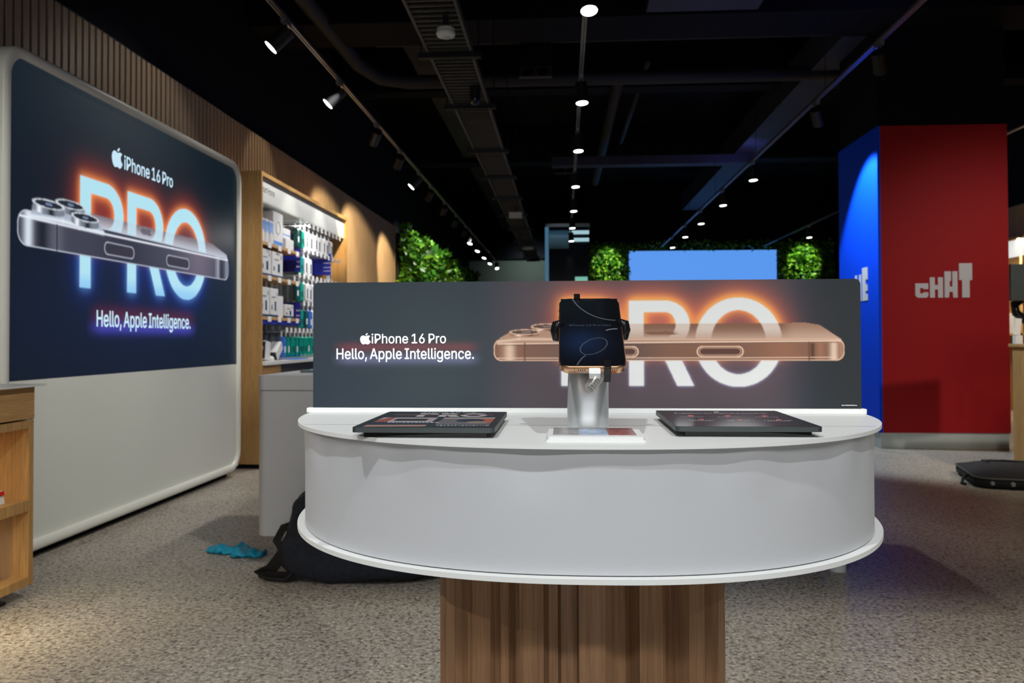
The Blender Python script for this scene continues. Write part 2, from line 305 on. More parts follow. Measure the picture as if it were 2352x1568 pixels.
# ------------------------------------------------------------ lettering
GL = json.loads('''{" ": "188|", ",": "188|38,-119 68,71 137,71 84,-119", ".": "188|95,-4 86,-4 78,-1 70,3 63,9 57,16 53,24 50,32 50,41 50,50 53,59 57,66 63,73 70,79 78,83 86,86 95,87 104,86 113,83 121,79 128,73 134,66 138,59 140,50 141,41 140,32 138,24 134,16 128,9 121,3 113,-1 104,-4", "1": "453|76,0 76,55 391,55 391,0|276,509 276,0 212,0 212,448 209,448 86,358 86,427 198,509", "6": "453|226,-7 203,-5 182,-1 161,5 142,15 125,26 109,40 96,56 84,74 75,94 69,115 65,138 64,162 65,180 68,199 73,219 80,239 89,261 102,285 118,311 137,340 252,509 322,509 151,261 145,261 149,268 154,275 159,281 165,288 172,293 179,299 187,303 196,307 205,310 214,312 224,314 235,314 257,313 278,309 298,303 316,295 332,284 346,271 359,257 370,240 378,221 384,201 388,180 389,157 388,134 384,112 377,92 368,73 356,55 343,39 327,26 310,14 291,5 271,-2 249,-6|226,48 241,49 254,52 267,56 279,63 289,70 299,79 307,90 314,101 320,114 324,128 327,142 327,157 327,173 324,187 320,201 314,213 307,225 299,235 289,244 279,251 267,258 254,262 241,264 226,265 212,264 198,262 186,258 174,252 163,244 153,235 145,225 138,214 132,201 128,188 126,174 125,158 126,143 128,128 132,114 138,102 145,90 153,79 163,70 174,63 186,56 198,52 212,49", "A": "480|16,0 201,509 276,509 463,0 395,0 287,302 282,317 276,334 270,352 264,372 257,394 250,420 241,447 232,478 245,478 236,447 228,419 220,393 213,371 206,351 201,333 195,317 191,302 85,0|110,142 110,199 370,199 370,142", "B": "456|60,0 60,509 241,509 266,508 289,504 310,499 329,491 345,481 359,469 371,456 381,442 388,426 394,410 397,392 398,374 397,358 395,344 392,331 387,320 380,310 373,301 365,293 356,286 347,280 336,275 326,270 315,267 315,262 327,261 339,257 351,252 363,245 374,237 385,227 394,216 402,203 409,189 414,173 417,155 418,136 417,117 413,100 408,83 400,67 390,52 377,39 362,28 344,18 324,10 301,4 275,1 247,0|125,57 245,57 272,58 296,63 315,70 330,80 341,92 349,105 354,120 355,137 355,149 352,161 348,173 342,184 335,194 327,203 317,211 306,218 293,224 279,228 264,230 248,231 125,231|125,285 238,285 252,286 265,288 277,291 288,296 299,302 308,309 316,317 323,326 329,337 333,348 335,359 336,372 334,388 330,403 323,417 313,429 299,439 283,446 263,450 240,452 125,452", "C": "510|267,-7 235,-5 205,1 177,11 150,25 126,42 104,63 86,88 70,115 57,146 48,179 42,215 40,254 42,293 48,329 57,362 70,393 86,421 104,445 126,466 150,484 177,498 205,508 235,514 267,516 286,515 305,513 323,509 340,504 357,498 373,490 388,481 402,471 415,460 427,447 438,433 448,418 456,402 463,385 469,367 473,348 408,348 405,361 401,373 395,384 389,395 382,404 375,413 366,421 357,428 348,435 337,440 327,445 315,449 304,452 292,454 280,455 267,456 245,454 223,450 203,443 184,432 166,419 150,403 137,385 125,364 116,340 109,314 105,285 103,254 105,223 109,194 116,168 125,145 137,123 151,105 166,89 184,76 203,66 223,59 245,54 267,53 280,53 292,55 304,57 315,60 327,64 337,69 348,74 357,81 366,88 375,96 382,105 389,114 395,125 401,136 405,148 408,160 473,160 469,142 463,124 457,107 448,91 438,76 428,62 416,49 402,38 388,28 373,19 357,11 341,5 323,0 305,-4 286,-6", "D": "502|219,0 96,0 96,57 215,57 244,58 272,63 296,70 318,81 337,94 354,110 368,128 379,149 388,172 394,198 398,226 399,255 398,285 394,312 388,337 379,361 368,381 354,399 338,415 320,428 299,438 275,446 249,450 221,452 93,452 93,509 225,509 261,507 294,501 325,492 353,478 377,461 399,441 418,418 433,391 446,361 455,329 460,293 462,255 460,217 455,181 446,149 433,119 417,92 398,68 376,48 351,31 322,17 291,8 256,2|125,509 125,0 60,0 60,509", "E": "419|60,0 60,509 372,509 372,452 125,452 125,286 355,286 355,229 125,229 125,57 375,57 375,0", "H": "517|60,0 60,509 125,509 125,289 392,289 392,509 457,509 457,0 392,0 392,232 125,232 125,0", "I": "300|31,0 31,57 118,57 118,452 31,452 31,509 269,509 269,452 183,452 183,57 269,57 269,0", "M": "628|60,0 60,509 152,509 277,187 280,181 282,174 285,167 287,159 299,123 302,113 305,103 308,93 311,84 314,74 317,65 319,57 322,49 307,49 318,83 330,121 333,131 336,140 339,149 342,158 345,167 348,174 350,181 352,187 476,509 568,509 568,0 504,0 504,291 504,327 505,337 505,347 505,358 505,369 506,413 507,457 513,457 509,445 505,433 502,421 498,409 482,363 478,352 474,341 471,331 467,322 464,313 461,305 458,297 456,291 342,0 286,0 170,291 168,297 165,304 162,312 159,321 145,361 141,372 137,384 133,396 129,408 125,420 121,432 116,445 112,457 119,457 120,416 121,372 122,328 122,318 122,309 122,300 122,291 122,0", "N": "523|60,0 60,509 136,509 343,183 347,176 352,169 357,160 363,151 369,141 375,130 381,119 388,107 394,94 401,82 407,68 414,55 405,54 403,68 402,81 401,95 401,108 400,121 400,134 399,146 399,157 399,195 399,509 463,509 463,0 387,0 202,290 196,300 190,310 184,320 177,331 171,342 164,354 156,367 148,381 108,452 119,454 122,384 123,368 123,354 124,340 124,328 125,317 125,307 125,298 125,291 125,0", "O": "533|267,-7 235,-5 205,1 177,11 150,25 126,42 105,63 86,88 70,115 57,146 48,179 42,215 40,254 42,293 48,329 57,362 70,393 86,421 105,445 126,466 150,484 177,498 205,508 235,514 267,516 299,514 329,508 357,498 384,484 408,466 429,445 448,421 464,393 477,362 486,329 491,293 493,254 491,215 486,179 477,146 464,115 448,88 429,63 408,42 384,25 357,11 329,1 299,-5|267,53 289,54 310,59 330,66 349,76 367,89 383,105 396,123 408,144 418,168 425,194 429,223 430,254 429,286 425,314 418,341 408,365 396,386 383,404 367,420 349,433 330,443 310,450 289,454 267,456 245,454 223,450 203,443 184,433 167,420 151,404 137,385 125,364 116,340 109,314 105,285 103,254 105,223 109,194 116,168 125,144 137,123 151,105 167,89 184,76 203,66 223,59 245,54", "P": "445|60,0 60,509 235,509 263,507 289,503 312,497 332,487 350,476 366,462 379,447 390,430 398,411 404,391 407,370 409,348 407,325 404,304 398,284 390,265 379,248 366,233 350,219 332,207 312,198 289,191 263,187 235,186 109,186 109,242 233,242 252,243 269,246 284,250 297,256 308,264 318,272 327,282 333,294 338,306 342,319 344,333 344,348 344,362 342,376 338,389 333,402 326,413 318,423 308,431 297,439 284,444 268,449 251,451 232,452 125,452 125,0", "R": "449|60,0 60,509 236,509 264,507 290,504 313,497 333,489 351,478 367,465 380,450 390,433 399,415 405,395 408,374 409,352 408,330 405,309 399,290 390,271 380,255 367,240 351,228 333,217 312,209 289,203 264,199 236,198 96,198 96,255 234,255 252,256 269,258 284,262 298,267 309,273 319,281 327,290 334,300 339,312 342,324 344,338 345,352 344,367 342,380 339,393 334,405 327,415 319,425 309,433 298,440 284,445 269,449 252,451 233,452 125,452 125,0|353,0 230,229 303,229 428,0", "S": "447|224,-9 197,-8 172,-4 149,1 128,9 108,19 91,31 76,45 64,60 54,77 46,96 41,115 38,137 104,137 107,123 110,110 116,98 123,88 132,79 142,71 154,64 166,59 180,55 194,52 209,50 224,49 241,50 257,52 272,55 286,60 299,66 311,74 321,82 329,92 336,102 341,114 345,126 346,139 345,151 342,161 338,171 332,179 325,186 316,193 307,199 296,205 284,209 272,214 259,218 245,222 184,239 154,249 128,260 105,274 86,289 71,307 60,326 54,348 52,372 53,393 58,413 65,431 75,448 87,463 102,476 119,488 138,498 158,506 180,511 203,514 227,516 252,514 275,511 296,505 316,498 334,488 351,476 365,463 377,449 387,433 394,415 399,397 401,378 337,378 334,396 326,412 316,426 302,437 286,447 267,453 247,457 225,459 209,458 194,456 180,452 167,448 156,442 145,435 136,427 129,418 123,409 118,398 116,387 115,376 116,363 119,352 124,342 131,334 139,326 148,319 158,313 169,308 180,304 191,300 202,296 212,293 264,279 276,276 287,272 299,268 312,264 324,258 336,252 347,245 359,238 369,229 379,220 387,209 395,198 401,185 405,171 407,155 408,139 407,118 403,99 396,81 386,64 374,48 360,34 343,21 323,11 302,2 278,-4 252,-8", "T": "449|32,452 32,509 417,509 417,452 257,452 257,0 193,0 193,452", "a": "389|160,-9 142,-8 126,-5 110,-1 94,5 80,12 68,22 57,32 48,45 40,58 35,73 31,90 30,108 31,123 34,138 38,150 43,161 50,171 58,179 67,187 78,193 89,199 100,203 112,207 125,211 138,213 152,216 165,218 178,220 194,222 209,224 222,225 234,227 244,228 252,230 259,232 265,235 270,238 273,243 275,248 276,255 276,257 275,268 273,279 271,288 267,297 262,304 256,311 248,317 240,322 230,326 220,329 208,330 196,331 183,330 171,329 159,326 149,322 140,318 132,313 124,307 118,301 112,294 107,288 103,281 100,274 41,291 48,308 57,322 67,335 79,346 91,355 104,364 118,370 133,375 148,379 163,382 179,384 194,384 204,384 215,383 227,382 239,379 251,376 263,372 275,367 286,360 296,353 306,343 315,333 322,320 329,306 333,290 336,272 337,251 337,0 277,0 277,52 272,52 269,45 264,38 258,32 252,25 244,18 236,12 226,6 215,1 203,-3 190,-6 176,-8|170,45 187,46 202,49 216,53 228,59 239,66 248,74 257,83 263,93 269,104 272,115 275,126 276,138 276,190 273,188 270,186 265,184 259,182 253,180 246,179 239,177 231,176 223,175 216,173 208,172 200,171 175,168 165,166 154,164 144,162 134,159 125,155 117,150 110,145 103,139 98,132 95,124 93,115 92,105 92,95 94,87 98,79 102,72 107,66 114,61 121,56 130,52 139,49 149,47 159,46", "b": "424|229,-8 213,-7 198,-5 184,-1 172,4 162,10 153,17 145,24 138,31 132,39 127,46 122,53 118,59 112,59 112,0 53,0 53,509 114,509 114,319 118,319 122,325 127,331 132,338 137,346 144,353 152,360 161,367 171,373 183,378 197,381 212,384 229,384 252,383 274,378 294,371 313,361 330,347 345,332 359,313 370,293 379,270 385,245 389,218 390,189 389,160 385,133 379,108 370,84 359,64 346,45 330,29 313,16 294,5 274,-2 252,-7|220,47 237,48 253,51 267,57 279,66 291,76 301,88 309,101 316,117 321,133 325,151 327,170 328,189 327,209 325,227 321,245 316,261 309,276 301,290 291,301 280,311 267,319 253,325 237,329 220,330 203,329 188,325 174,320 161,312 150,302 140,291 132,278 125,263 120,247 116,229 113,210 113,189 113,169 116,150 120,132 125,115 132,100 140,86 150,75 162,65 174,57 188,51 204,48", "c": "396|207,-8 182,-7 159,-2 137,6 117,16 98,30 82,46 68,64 56,85 46,108 40,133 36,159 34,187 36,216 40,243 46,268 56,291 68,312 82,330 98,346 117,360 137,371 159,378 182,383 207,384 221,384 234,383 247,380 260,377 272,373 284,368 295,362 305,356 315,349 324,341 332,332 340,322 347,312 353,301 358,289 362,277 303,262 301,269 298,276 294,283 290,289 286,295 281,301 276,306 270,311 264,315 257,319 250,322 242,325 234,327 226,329 217,329 207,330 189,329 173,325 158,319 145,310 134,300 124,287 115,274 108,258 103,242 99,224 97,206 96,187 97,169 99,151 103,134 108,117 115,102 124,89 134,76 145,66 158,57 173,51 189,48 207,46 217,47 226,48 234,49 243,52 250,54 258,58 264,62 271,66 277,71 282,76 287,82 292,89 296,95 299,102 302,110 304,117 363,102 359,90 354,78 348,67 341,56 334,46 325,37 316,29 306,21 296,15 285,9 273,4 261,-1 248,-4 235,-6 221,-8", "d": "424|195,-8 172,-7 151,-2 130,5 111,16 94,29 79,45 66,64 55,84 46,108 39,133 35,160 34,189 35,218 39,245 46,270 55,293 66,313 79,332 95,347 112,361 131,371 151,378 173,383 196,384 213,384 228,381 241,378 253,373 263,367 272,360 280,353 287,346 293,338 298,331 303,325 306,319 311,319 311,509 372,509 372,0 313,0 313,59 307,59 303,53 298,46 293,39 287,31 280,24 272,17 263,10 252,4 241,-1 227,-5 212,-7|205,47 221,48 236,51 250,57 263,65 274,75 284,86 293,100 299,115 305,132 309,150 311,169 312,189 311,210 309,229 305,247 300,263 293,278 284,291 275,302 263,312 251,320 237,325 221,329 205,330 187,329 172,325 157,319 145,311 133,301 124,290 115,276 108,261 103,245 99,227 97,209 96,189 97,170 99,151 103,133 109,117 115,101 124,88 134,76 145,66 158,57 172,51 188,48", "e": "404|212,-8 185,-7 161,-2 138,6 117,16 98,30 82,46 68,64 56,85 46,108 40,132 35,159 34,187 35,215 39,242 46,267 55,290 67,311 81,329 97,346 115,359 135,370 157,378 180,383 205,384 221,384 236,382 251,379 266,374 280,368 294,361 307,351 319,341 331,329 341,315 350,299 357,282 363,263 368,242 370,219 371,194 371,169 75,169 75,221 338,221 310,202 309,220 307,237 303,254 298,269 291,282 283,294 273,305 263,314 250,321 237,326 222,329 205,330 189,329 173,326 159,321 146,313 135,304 125,294 116,282 109,270 103,256 99,241 97,226 96,211 96,178 97,157 100,139 104,122 110,106 118,92 128,80 139,70 151,61 165,55 179,50 195,47 212,46 224,47 234,48 244,50 254,53 263,56 271,61 278,66 285,73 292,80 297,88 302,96 306,105 365,91 360,77 353,63 345,51 335,39 324,29 311,19 298,11 283,4 266,-1 249,-5 231,-7", "f": "254|228,379 228,327 6,327 6,379|81,0 81,432 82,447 84,461 89,474 96,486 104,496 113,505 124,513 135,519 148,524 161,527 174,529 187,530 197,530 207,529 215,528 222,527 229,525 234,524 239,522 243,521 227,468 225,469 222,470 219,471 215,472 211,473 206,473 200,474 195,474 182,473 171,470 162,466 154,460 149,452 145,443 142,431 142,419 142,0", "g": "425|207,-151 187,-150 168,-148 150,-144 134,-140 119,-134 105,-127 93,-119 82,-110 73,-101 64,-91 57,-80 51,-69 101,-41 106,-47 110,-53 116,-59 122,-66 128,-72 136,-78 145,-83 154,-88 165,-92 178,-95 192,-97 207,-97 229,-96 249,-92 267,-85 282,-75 295,-62 304,-47 310,-28 311,-6 311,68 306,68 302,62 298,56 293,49 287,41 280,34 272,28 263,21 252,16 241,11 227,8 212,5 195,5 173,6 152,10 132,17 113,27 95,39 80,53 67,71 55,90 46,112 39,136 35,163 34,191 35,220 39,246 46,271 55,293 66,314 80,332 95,347 112,361 131,371 152,378 173,383 196,384 213,384 228,382 242,378 253,373 264,367 273,360 281,353 288,346 294,338 299,331 304,325 308,319 313,319 313,379 372,379 372,-9 371,-32 367,-54 360,-73 350,-90 338,-104 324,-117 308,-127 291,-136 271,-142 251,-147 229,-150|205,59 222,60 237,63 251,68 264,75 275,84 285,95 293,107 300,121 305,137 309,154 312,172 312,193 312,212 309,231 305,248 300,264 293,278 285,291 275,303 264,312 251,320 237,325 222,329 205,330 188,329 172,325 158,320 145,312 134,302 124,290 115,277 109,262 103,246 99,229 97,212 96,193 97,173 99,155 103,138 109,123 116,108 124,96 134,85 145,76 158,68 172,63 188,60", "h": "410|114,227 114,0 53,0 53,509 114,509 114,287 102,287 112,312 124,332 137,349 152,362 169,372 187,379 207,383 227,384 246,383 264,380 280,376 295,369 309,360 321,349 332,336 341,321 348,304 353,285 356,264 357,240 357,0 296,0 296,235 295,256 290,275 283,291 273,304 260,315 246,323 229,328 210,329 197,328 184,326 172,322 161,317 150,311 141,303 133,293 126,283 121,271 117,257 114,243", "i": "167|53,0 53,379 114,379 114,0|84,443 75,444 67,446 60,449 54,455 48,461 44,468 42,475 41,483 42,491 44,499 48,506 54,512 60,517 67,521 75,523 84,524 92,523 100,521 107,517 114,512 119,506 123,499 126,491 126,483 126,475 123,468 119,461 114,455 107,449 100,446 92,444", "k": "381|110,137 110,212 121,212 284,379 360,379 184,199 177,199|53,0 53,509 114,509 114,0|294,0 148,186 191,229 372,0", "l": "189|139,-2 119,-1 101,3 86,10 74,20 65,33 58,47 54,65 53,84 53,509 114,509 114,99 114,87 115,77 117,68 120,62 124,58 130,54 137,53 146,52 150,52 154,52 158,52 160,53 163,53 165,53 167,54 170,54 181,3 176,2 172,1 167,0 162,-1 156,-2 151,-2 145,-2", "m": "610|53,0 53,379 112,379 112,295 108,295 112,310 118,323 125,335 132,346 141,355 151,363 161,370 172,376 183,380 195,384 207,386 219,386 239,385 257,380 273,372 287,361 299,347 309,331 316,314 321,295 312,295 317,308 322,321 329,332 337,343 347,353 357,361 368,369 381,375 394,380 407,383 422,385 437,386 453,385 468,383 483,378 497,372 510,364 522,354 532,342 541,328 548,313 553,296 556,276 557,255 557,0 496,0 496,254 494,273 490,289 483,302 473,313 460,321 447,326 433,329 419,330 406,330 395,328 384,324 374,320 365,314 358,307 351,299 345,290 341,280 338,270 336,259 335,247 335,0 274,0 274,260 273,275 269,288 262,301 253,311 242,320 229,326 215,329 199,330 188,330 178,328 168,325 158,320 148,314 140,307 132,299 126,289 121,278 117,266 114,253 114,238 114,0", "n": "410|114,227 114,0 53,0 53,379 112,379 112,287 102,287 112,312 124,332 137,349 152,362 169,372 187,379 207,383 227,384 246,383 264,380 280,376 295,369 309,360 321,349 332,336 341,321 348,304 353,285 356,264 357,240 357,0 296,0 296,235 295,256 290,275 283,291 273,304 260,315 246,323 229,328 210,329 197,328 184,326 172,322 161,317 150,311 141,303 133,293 126,283 121,271 117,257 114,243", "o": "415|207,-8 182,-7 159,-2 137,6 117,16 98,30 82,46 68,64 56,85 46,108 40,133 36,159 34,187 36,216 40,243 46,268 56,291 68,312 82,330 98,346 117,360 137,371 159,378 182,383 207,384 233,383 256,378 278,371 299,360 317,346 333,330 347,312 359,291 369,268 376,243 380,216 381,187 380,159 376,133 369,108 359,85 347,64 333,46 317,30 299,16 278,6 256,-2 233,-7|207,46 226,48 242,51 257,57 270,66 282,76 292,89 300,102 307,117 312,134 316,151 318,169 319,187 318,206 316,224 312,242 307,258 300,274 292,287 282,300 270,310 257,319 242,325 226,329 207,330 189,329 173,325 158,319 145,310 134,300 124,287 115,274 108,258 103,242 99,224 97,206 96,187 97,169 99,151 103,134 108,117 115,102 124,89 134,76 145,66 158,57 173,51 189,48", "p": "424|53,-143 53,379 112,379 112,319 118,319 122,325 126,331 131,338 137,346 144,353 152,360 161,367 171,373 183,378 197,381 212,384 229,384 252,383 274,378 294,371 313,361 330,347 345,332 359,313 370,293 379,270 385,245 389,218 390,189 389,160 385,133 379,108 370,84 359,64 346,45 330,29 313,16 294,5 274,-2 252,-7 229,-8 213,-7 198,-5 184,-1 173,4 162,10 153,17 145,24 138,31 132,39 127,46 122,53 118,59 114,59 114,-143|220,47 237,48 253,51 267,57 279,66 291,76 301,88 309,101 316,117 321,133 325,151 327,170 328,189 327,209 325,227 321,245 316,261 309,276 301,290 291,301 280,311 267,319 253,325 237,329 220,330 203,329 188,325 174,320 161,312 150,302 140,291 132,278 125,263 120,247 116,229 113,210 113,189 113,169 116,150 120,132 125,115 132,100 140,86 150,75 162,65 174,57 188,51 204,48", "r": "259|53,0 53,379 112,379 112,321 115,321 122,335 130,347 140,358 152,367 166,375 181,380 196,384 213,385 217,385 221,385 225,385 229,384 243,384 243,322 242,323 239,323 235,324 230,324 224,325 219,325 213,326 207,326 194,325 182,323 170,319 159,315 149,309 140,301 132,293 126,284 121,273 117,262 114,250 114,237 114,0", "s": "365|182,-8 163,-7 145,-5 128,-2 112,3 98,10 84,18 72,27 62,38 53,50 45,63 40,78 36,94 94,107 99,92 105,79 114,69 124,60 136,54 150,49 165,46 181,45 200,46 217,50 232,55 244,62 255,71 262,81 267,91 268,103 267,112 265,121 260,129 254,136 246,142 237,147 225,151 212,155 149,170 125,177 104,186 87,196 72,208 61,222 53,237 48,255 47,274 48,290 51,305 57,319 65,332 75,343 87,354 100,363 115,370 131,377 149,381 167,384 187,384 206,384 223,381 239,378 254,372 267,366 279,358 290,349 299,339 307,328 314,316 319,303 324,290 268,277 264,288 258,298 251,307 243,316 232,323 219,328 205,331 187,333 171,332 156,329 143,324 131,317 121,308 114,299 110,289 109,277 110,267 112,258 117,250 124,243 133,237 144,232 157,227 172,223 229,209 254,202 275,194 292,183 306,171 317,158 325,142 330,125 331,107 330,90 326,75 321,61 312,47 302,35 290,24 276,15 260,6 242,0 223,-5 203,-7", "t": "227|204,379 204,327 6,327 6,379|65,471 126,471 126,98 127,86 128,76 132,68 136,61 142,56 150,53 159,51 170,50 173,50 177,50 181,51 185,51 190,52 194,52 198,53 202,54 213,2 208,0 203,-1 198,-2 192,-3 186,-3 180,-4 174,-4 168,-4 145,-3 125,2 107,10 92,21 80,35 72,52 67,71 65,93", "u": "410|182,-5 164,-4 146,-1 130,4 115,11 101,20 89,31 78,44 69,59 62,76 57,95 54,116 53,139 53,379 114,379 114,144 115,123 119,105 127,89 137,75 150,64 164,56 181,52 200,50 213,51 226,53 238,57 249,62 259,69 268,77 276,86 283,97 289,109 293,122 295,137 296,153 296,379 357,379 357,0 298,0 298,92 307,92 297,67 286,47 272,30 257,17 240,7 222,0 203,-4", "v": "389|163,0 17,379 84,379 165,155 171,138 177,121 182,104 187,87 191,70 196,53 201,37 206,21 184,21 189,37 194,53 198,70 203,87 207,104 213,121 218,138 224,155 305,379 371,379 226,0", "w": "567|138,0 23,379 87,379 133,214 138,196 143,177 149,157 154,137 159,115 165,91 170,67 175,41 165,41 170,66 175,90 180,113 186,135 191,156 196,176 201,195 206,214 252,379 316,379 362,214 366,196 371,176 376,157 382,136 387,114 392,91 397,67 402,41 391,41 397,66 402,90 408,113 413,135 418,156 423,176 429,195 434,214 480,379 545,379 429,0 368,0 319,172 305,225 301,239 297,252 294,266 291,280 277,338 291,338 277,280 273,266 270,252 266,238 263,225 259,211 255,198 252,185 248,172 199,0", "x": "379|21,0 171,218 171,171 29,379 100,379 147,306 156,292 164,279 172,266 179,253 186,241 193,229 200,217 207,206 175,206 183,217 190,229 196,241 202,253 209,266 216,279 224,292 233,306 282,379 352,379 209,169 209,214 358,0 287,0 231,85 222,99 214,112 207,124 200,136 193,148 187,159 180,171 173,182 205,182 198,171 191,159 185,148 178,136 172,124 165,112 157,99 148,85 91,0", "y": "389|47,-139 61,-86 71,-87 80,-89 88,-90 96,-90 104,-89 111,-87 118,-84 124,-80 130,-74 136,-67 141,-58 146,-48 151,-36 163,-1 17,379 84,379 165,155 171,138 177,121 182,104 187,87 191,70 196,53 201,37 206,21 184,21 188,37 193,53 198,70 202,87 207,104 212,121 218,138 224,155 305,379 371,379 204,-58 198,-72 191,-85 184,-97 177,-107 168,-116 159,-124 150,-130 139,-136 128,-140 117,-143 104,-145 91,-145 84,-145 77,-145 71,-144 65,-143 59,-142 54,-141 51,-140"}''')
def text2d(s, cap, bold=.0, track=0.0, squeeze=1.0):
    """flat triangles of a line of text; cap height CAP, baseline at 0"""
    k = cap / .509
    cu = bpy.data.curves.new('line', 'CURVE'); cu.dimensions = '2D'; cu.fill_mode = 'BOTH'
    x = 0.0
    for ch in s:
        parts = GL[ch].split('|')
        for c in parts[1:]:
            if not c: continue
            pts = [tuple(int(t) for t in q.split(',')) for q in c.split(' ')]
            sp = cu.splines.new('POLY'); sp.points.add(len(pts)-1); sp.use_cyclic_u = True
            for i, (px, py) in enumerate(pts): sp.points[i].co = (x + px/1000., py/1000., 0, 1)
        x += int(parts[0])/1000.*(.64 if ch == ' ' else 1) + track
    o = bpy.data.objects.new('line', cu); col.objects.link(o)
    bpy.context.view_layer.update()
    me = bpy.data.meshes.new_from_object(o.evaluated_get(bpy.context.evaluated_depsgraph_get()))
    V = [(v.co.x*k*squeeze, v.co.y*k) for v in me.vertices]; F = [tuple(p.vertices) for p in me.polygons]
    bpy.data.objects.remove(o); bpy.data.curves.remove(cu); bpy.data.meshes.remove(me)
    return V, F, (x-track)*k*squeeze
def put_text(mb, s, cap, origin, ux, uy, bold=0, width=None, anchor=0, track=0, lift=0.0):
    V, F, W = text2d(s, cap, 0, track)
    sc = 1.0 if width is None else width / W
    O = Vector(origin); ux = Vector(ux); uy = Vector(uy); n = ux.cross(uy).normalized()
    steps = [(0, 0)] if not bold else [(cos(pi*k/4), sin(pi*k/4)) for k in range(8)] + [(0, 0)]
    r = bold*cap/.509
    for k, (a, b) in enumerate(steps):
        mb.add([tuple(O + ux*(x*sc + a*r) + uy*(y + b*r) + n*(lift + k*cap*2e-4)) for x, y in V], F)
def dashes(mb, origin, ux, uy, width, h, n, seed=3):
    """a line of print too small to read"""
    R = random.Random(seed+n); O = Vector(origin); ux = Vector(ux); uy = Vector(uy); x = 0
    while x < width:
        w_ = width/n*R.uniform(.35, .8); hh_ = h*R.uniform(.6, 1)
        mb.add([tuple(O+ux*x), tuple(O+ux*(x+w_)), tuple(O+ux*(x+w_)+uy*hh_), tuple(O+ux*x+uy*hh_)], [(0, 1, 2, 3)]); x += w_ + width/n*.25
def apple2d(cx, cy, h):
    """a bitten round fruit with a leaf, height h"""
    def bez(p, n=8):
        out = []
        for a, b, c, d in p:
            for i in range(n):
                t = i/n; u = 1-t
                out.append((u**3*a[0]+3*u*u*t*b[0]+3*u*t*t*c[0]+t**3*d[0], u**3*a[1]+3*u*u*t*b[1]+3*u*t*t*c[1]+t**3*d[1]))
        return out
    body = bez([((.50,.73),(.42,.73),(.36,.79),(.26,.79)), ((.26,.79),(.10,.79),(.0,.64),(.0,.46)), ((.0,.46),(.0,.22),(.17,.0),(.29,.0)),
                ((.29,.0),(.37,.0),(.42,.05),(.50,.05)), ((.50,.05),(.58,.05),(.62,.0),(.70,.0)), ((.70,.0),(.82,.0),(.93,.17),(.97,.27)),
                ((.97,.27),(.86,.32),(.80,.41),(.80,.52)), ((.80,.52),(.80,.62),(.86,.69),(.93,.73)), ((.93,.73),(.86,.78),(.79,.79),(.73,.79)), ((.73,.79),(.64,.79),(.58,.73),(.50,.73))])
    leaf = bez([((.49,.80),(.48,.90),(.58,1.0),(.70,1.0)), ((.70,1.0),(.71,.90),(.61,.80),(.49,.80))])
    k = h*.98
    return [[(cx+(x-.5)*k, cy+(y-.5)*h) for x, y in q] for q in (body, leaf)]
def put_apple(mb, h, origin, ux, uy, lift=0):
    ux = Vector(ux); uy = Vector(uy); n = ux.cross(uy).normalized(); O = Vector(origin)
    from mathutils.geometry import tessellate_polygon
    for q in apple2d(0, h/2, h):
        tris = tessellate_polygon([[Vector((x, y, 0)) for x, y in q]])
        mb.add([tuple(O + ux*x + uy*y + n*lift) for x, y in q], [tuple(t) for t in tris])

# ------------------------------------------------------------ picture painting on a grid (numpy)
def blur(a, sx, sy=None):
    sy = sx if sy is None else sy
    for ax, s in ((1, sx), (0, sy)):
        if s < .3: continue
        r = int(3*s)+1; k = np.exp(-.5*(np.arange(-r, r+1)/s)**2); k /= k.sum()
        pad = [(0, 0), (0, 0)]; pad[ax] = (r, r)
        b = np.pad(a, pad, mode='edge'); out = np.zeros_like(a)
        n = a.shape[ax]
        for i, w_ in enumerate(k):
            out += w_ * (b[i:i+n] if ax == 0 else b[:, i:i+n])
        a = out
    return a
def inpoly(X, Y, P):
    c = np.zeros(X.shape, bool); n = len(P); j = n-1
    for i in range(n):
        xi, yi = P[i]; xj, yj = P[j]
        if yi != yj:
            c ^= ((yi > Y) != (yj > Y)) & (X < (xj-xi)*(Y-yi)/(yj-yi)+xi)
        j = i
    return c.astype(float)
def ell(X, Y, cx, cy, rx, ry): return (((X-cx)/rx)**2 + ((Y-cy)/ry)**2 <= 1).astype(float)
def sm(x, a, b):
    t = np.clip((x-a)/(b-a), 0, 1); return t*t*(3-2*t)
def over(img, c, a):
    c = np.array(lin(c)) if not isinstance(c, np.ndarray) else c
    a = np.clip(a, 0, 1)[..., None]
    return img*(1-a) + c*a
def glow(img, c, a): return img + np.array(lin(c))*np.clip(a, 0, 4)[..., None]

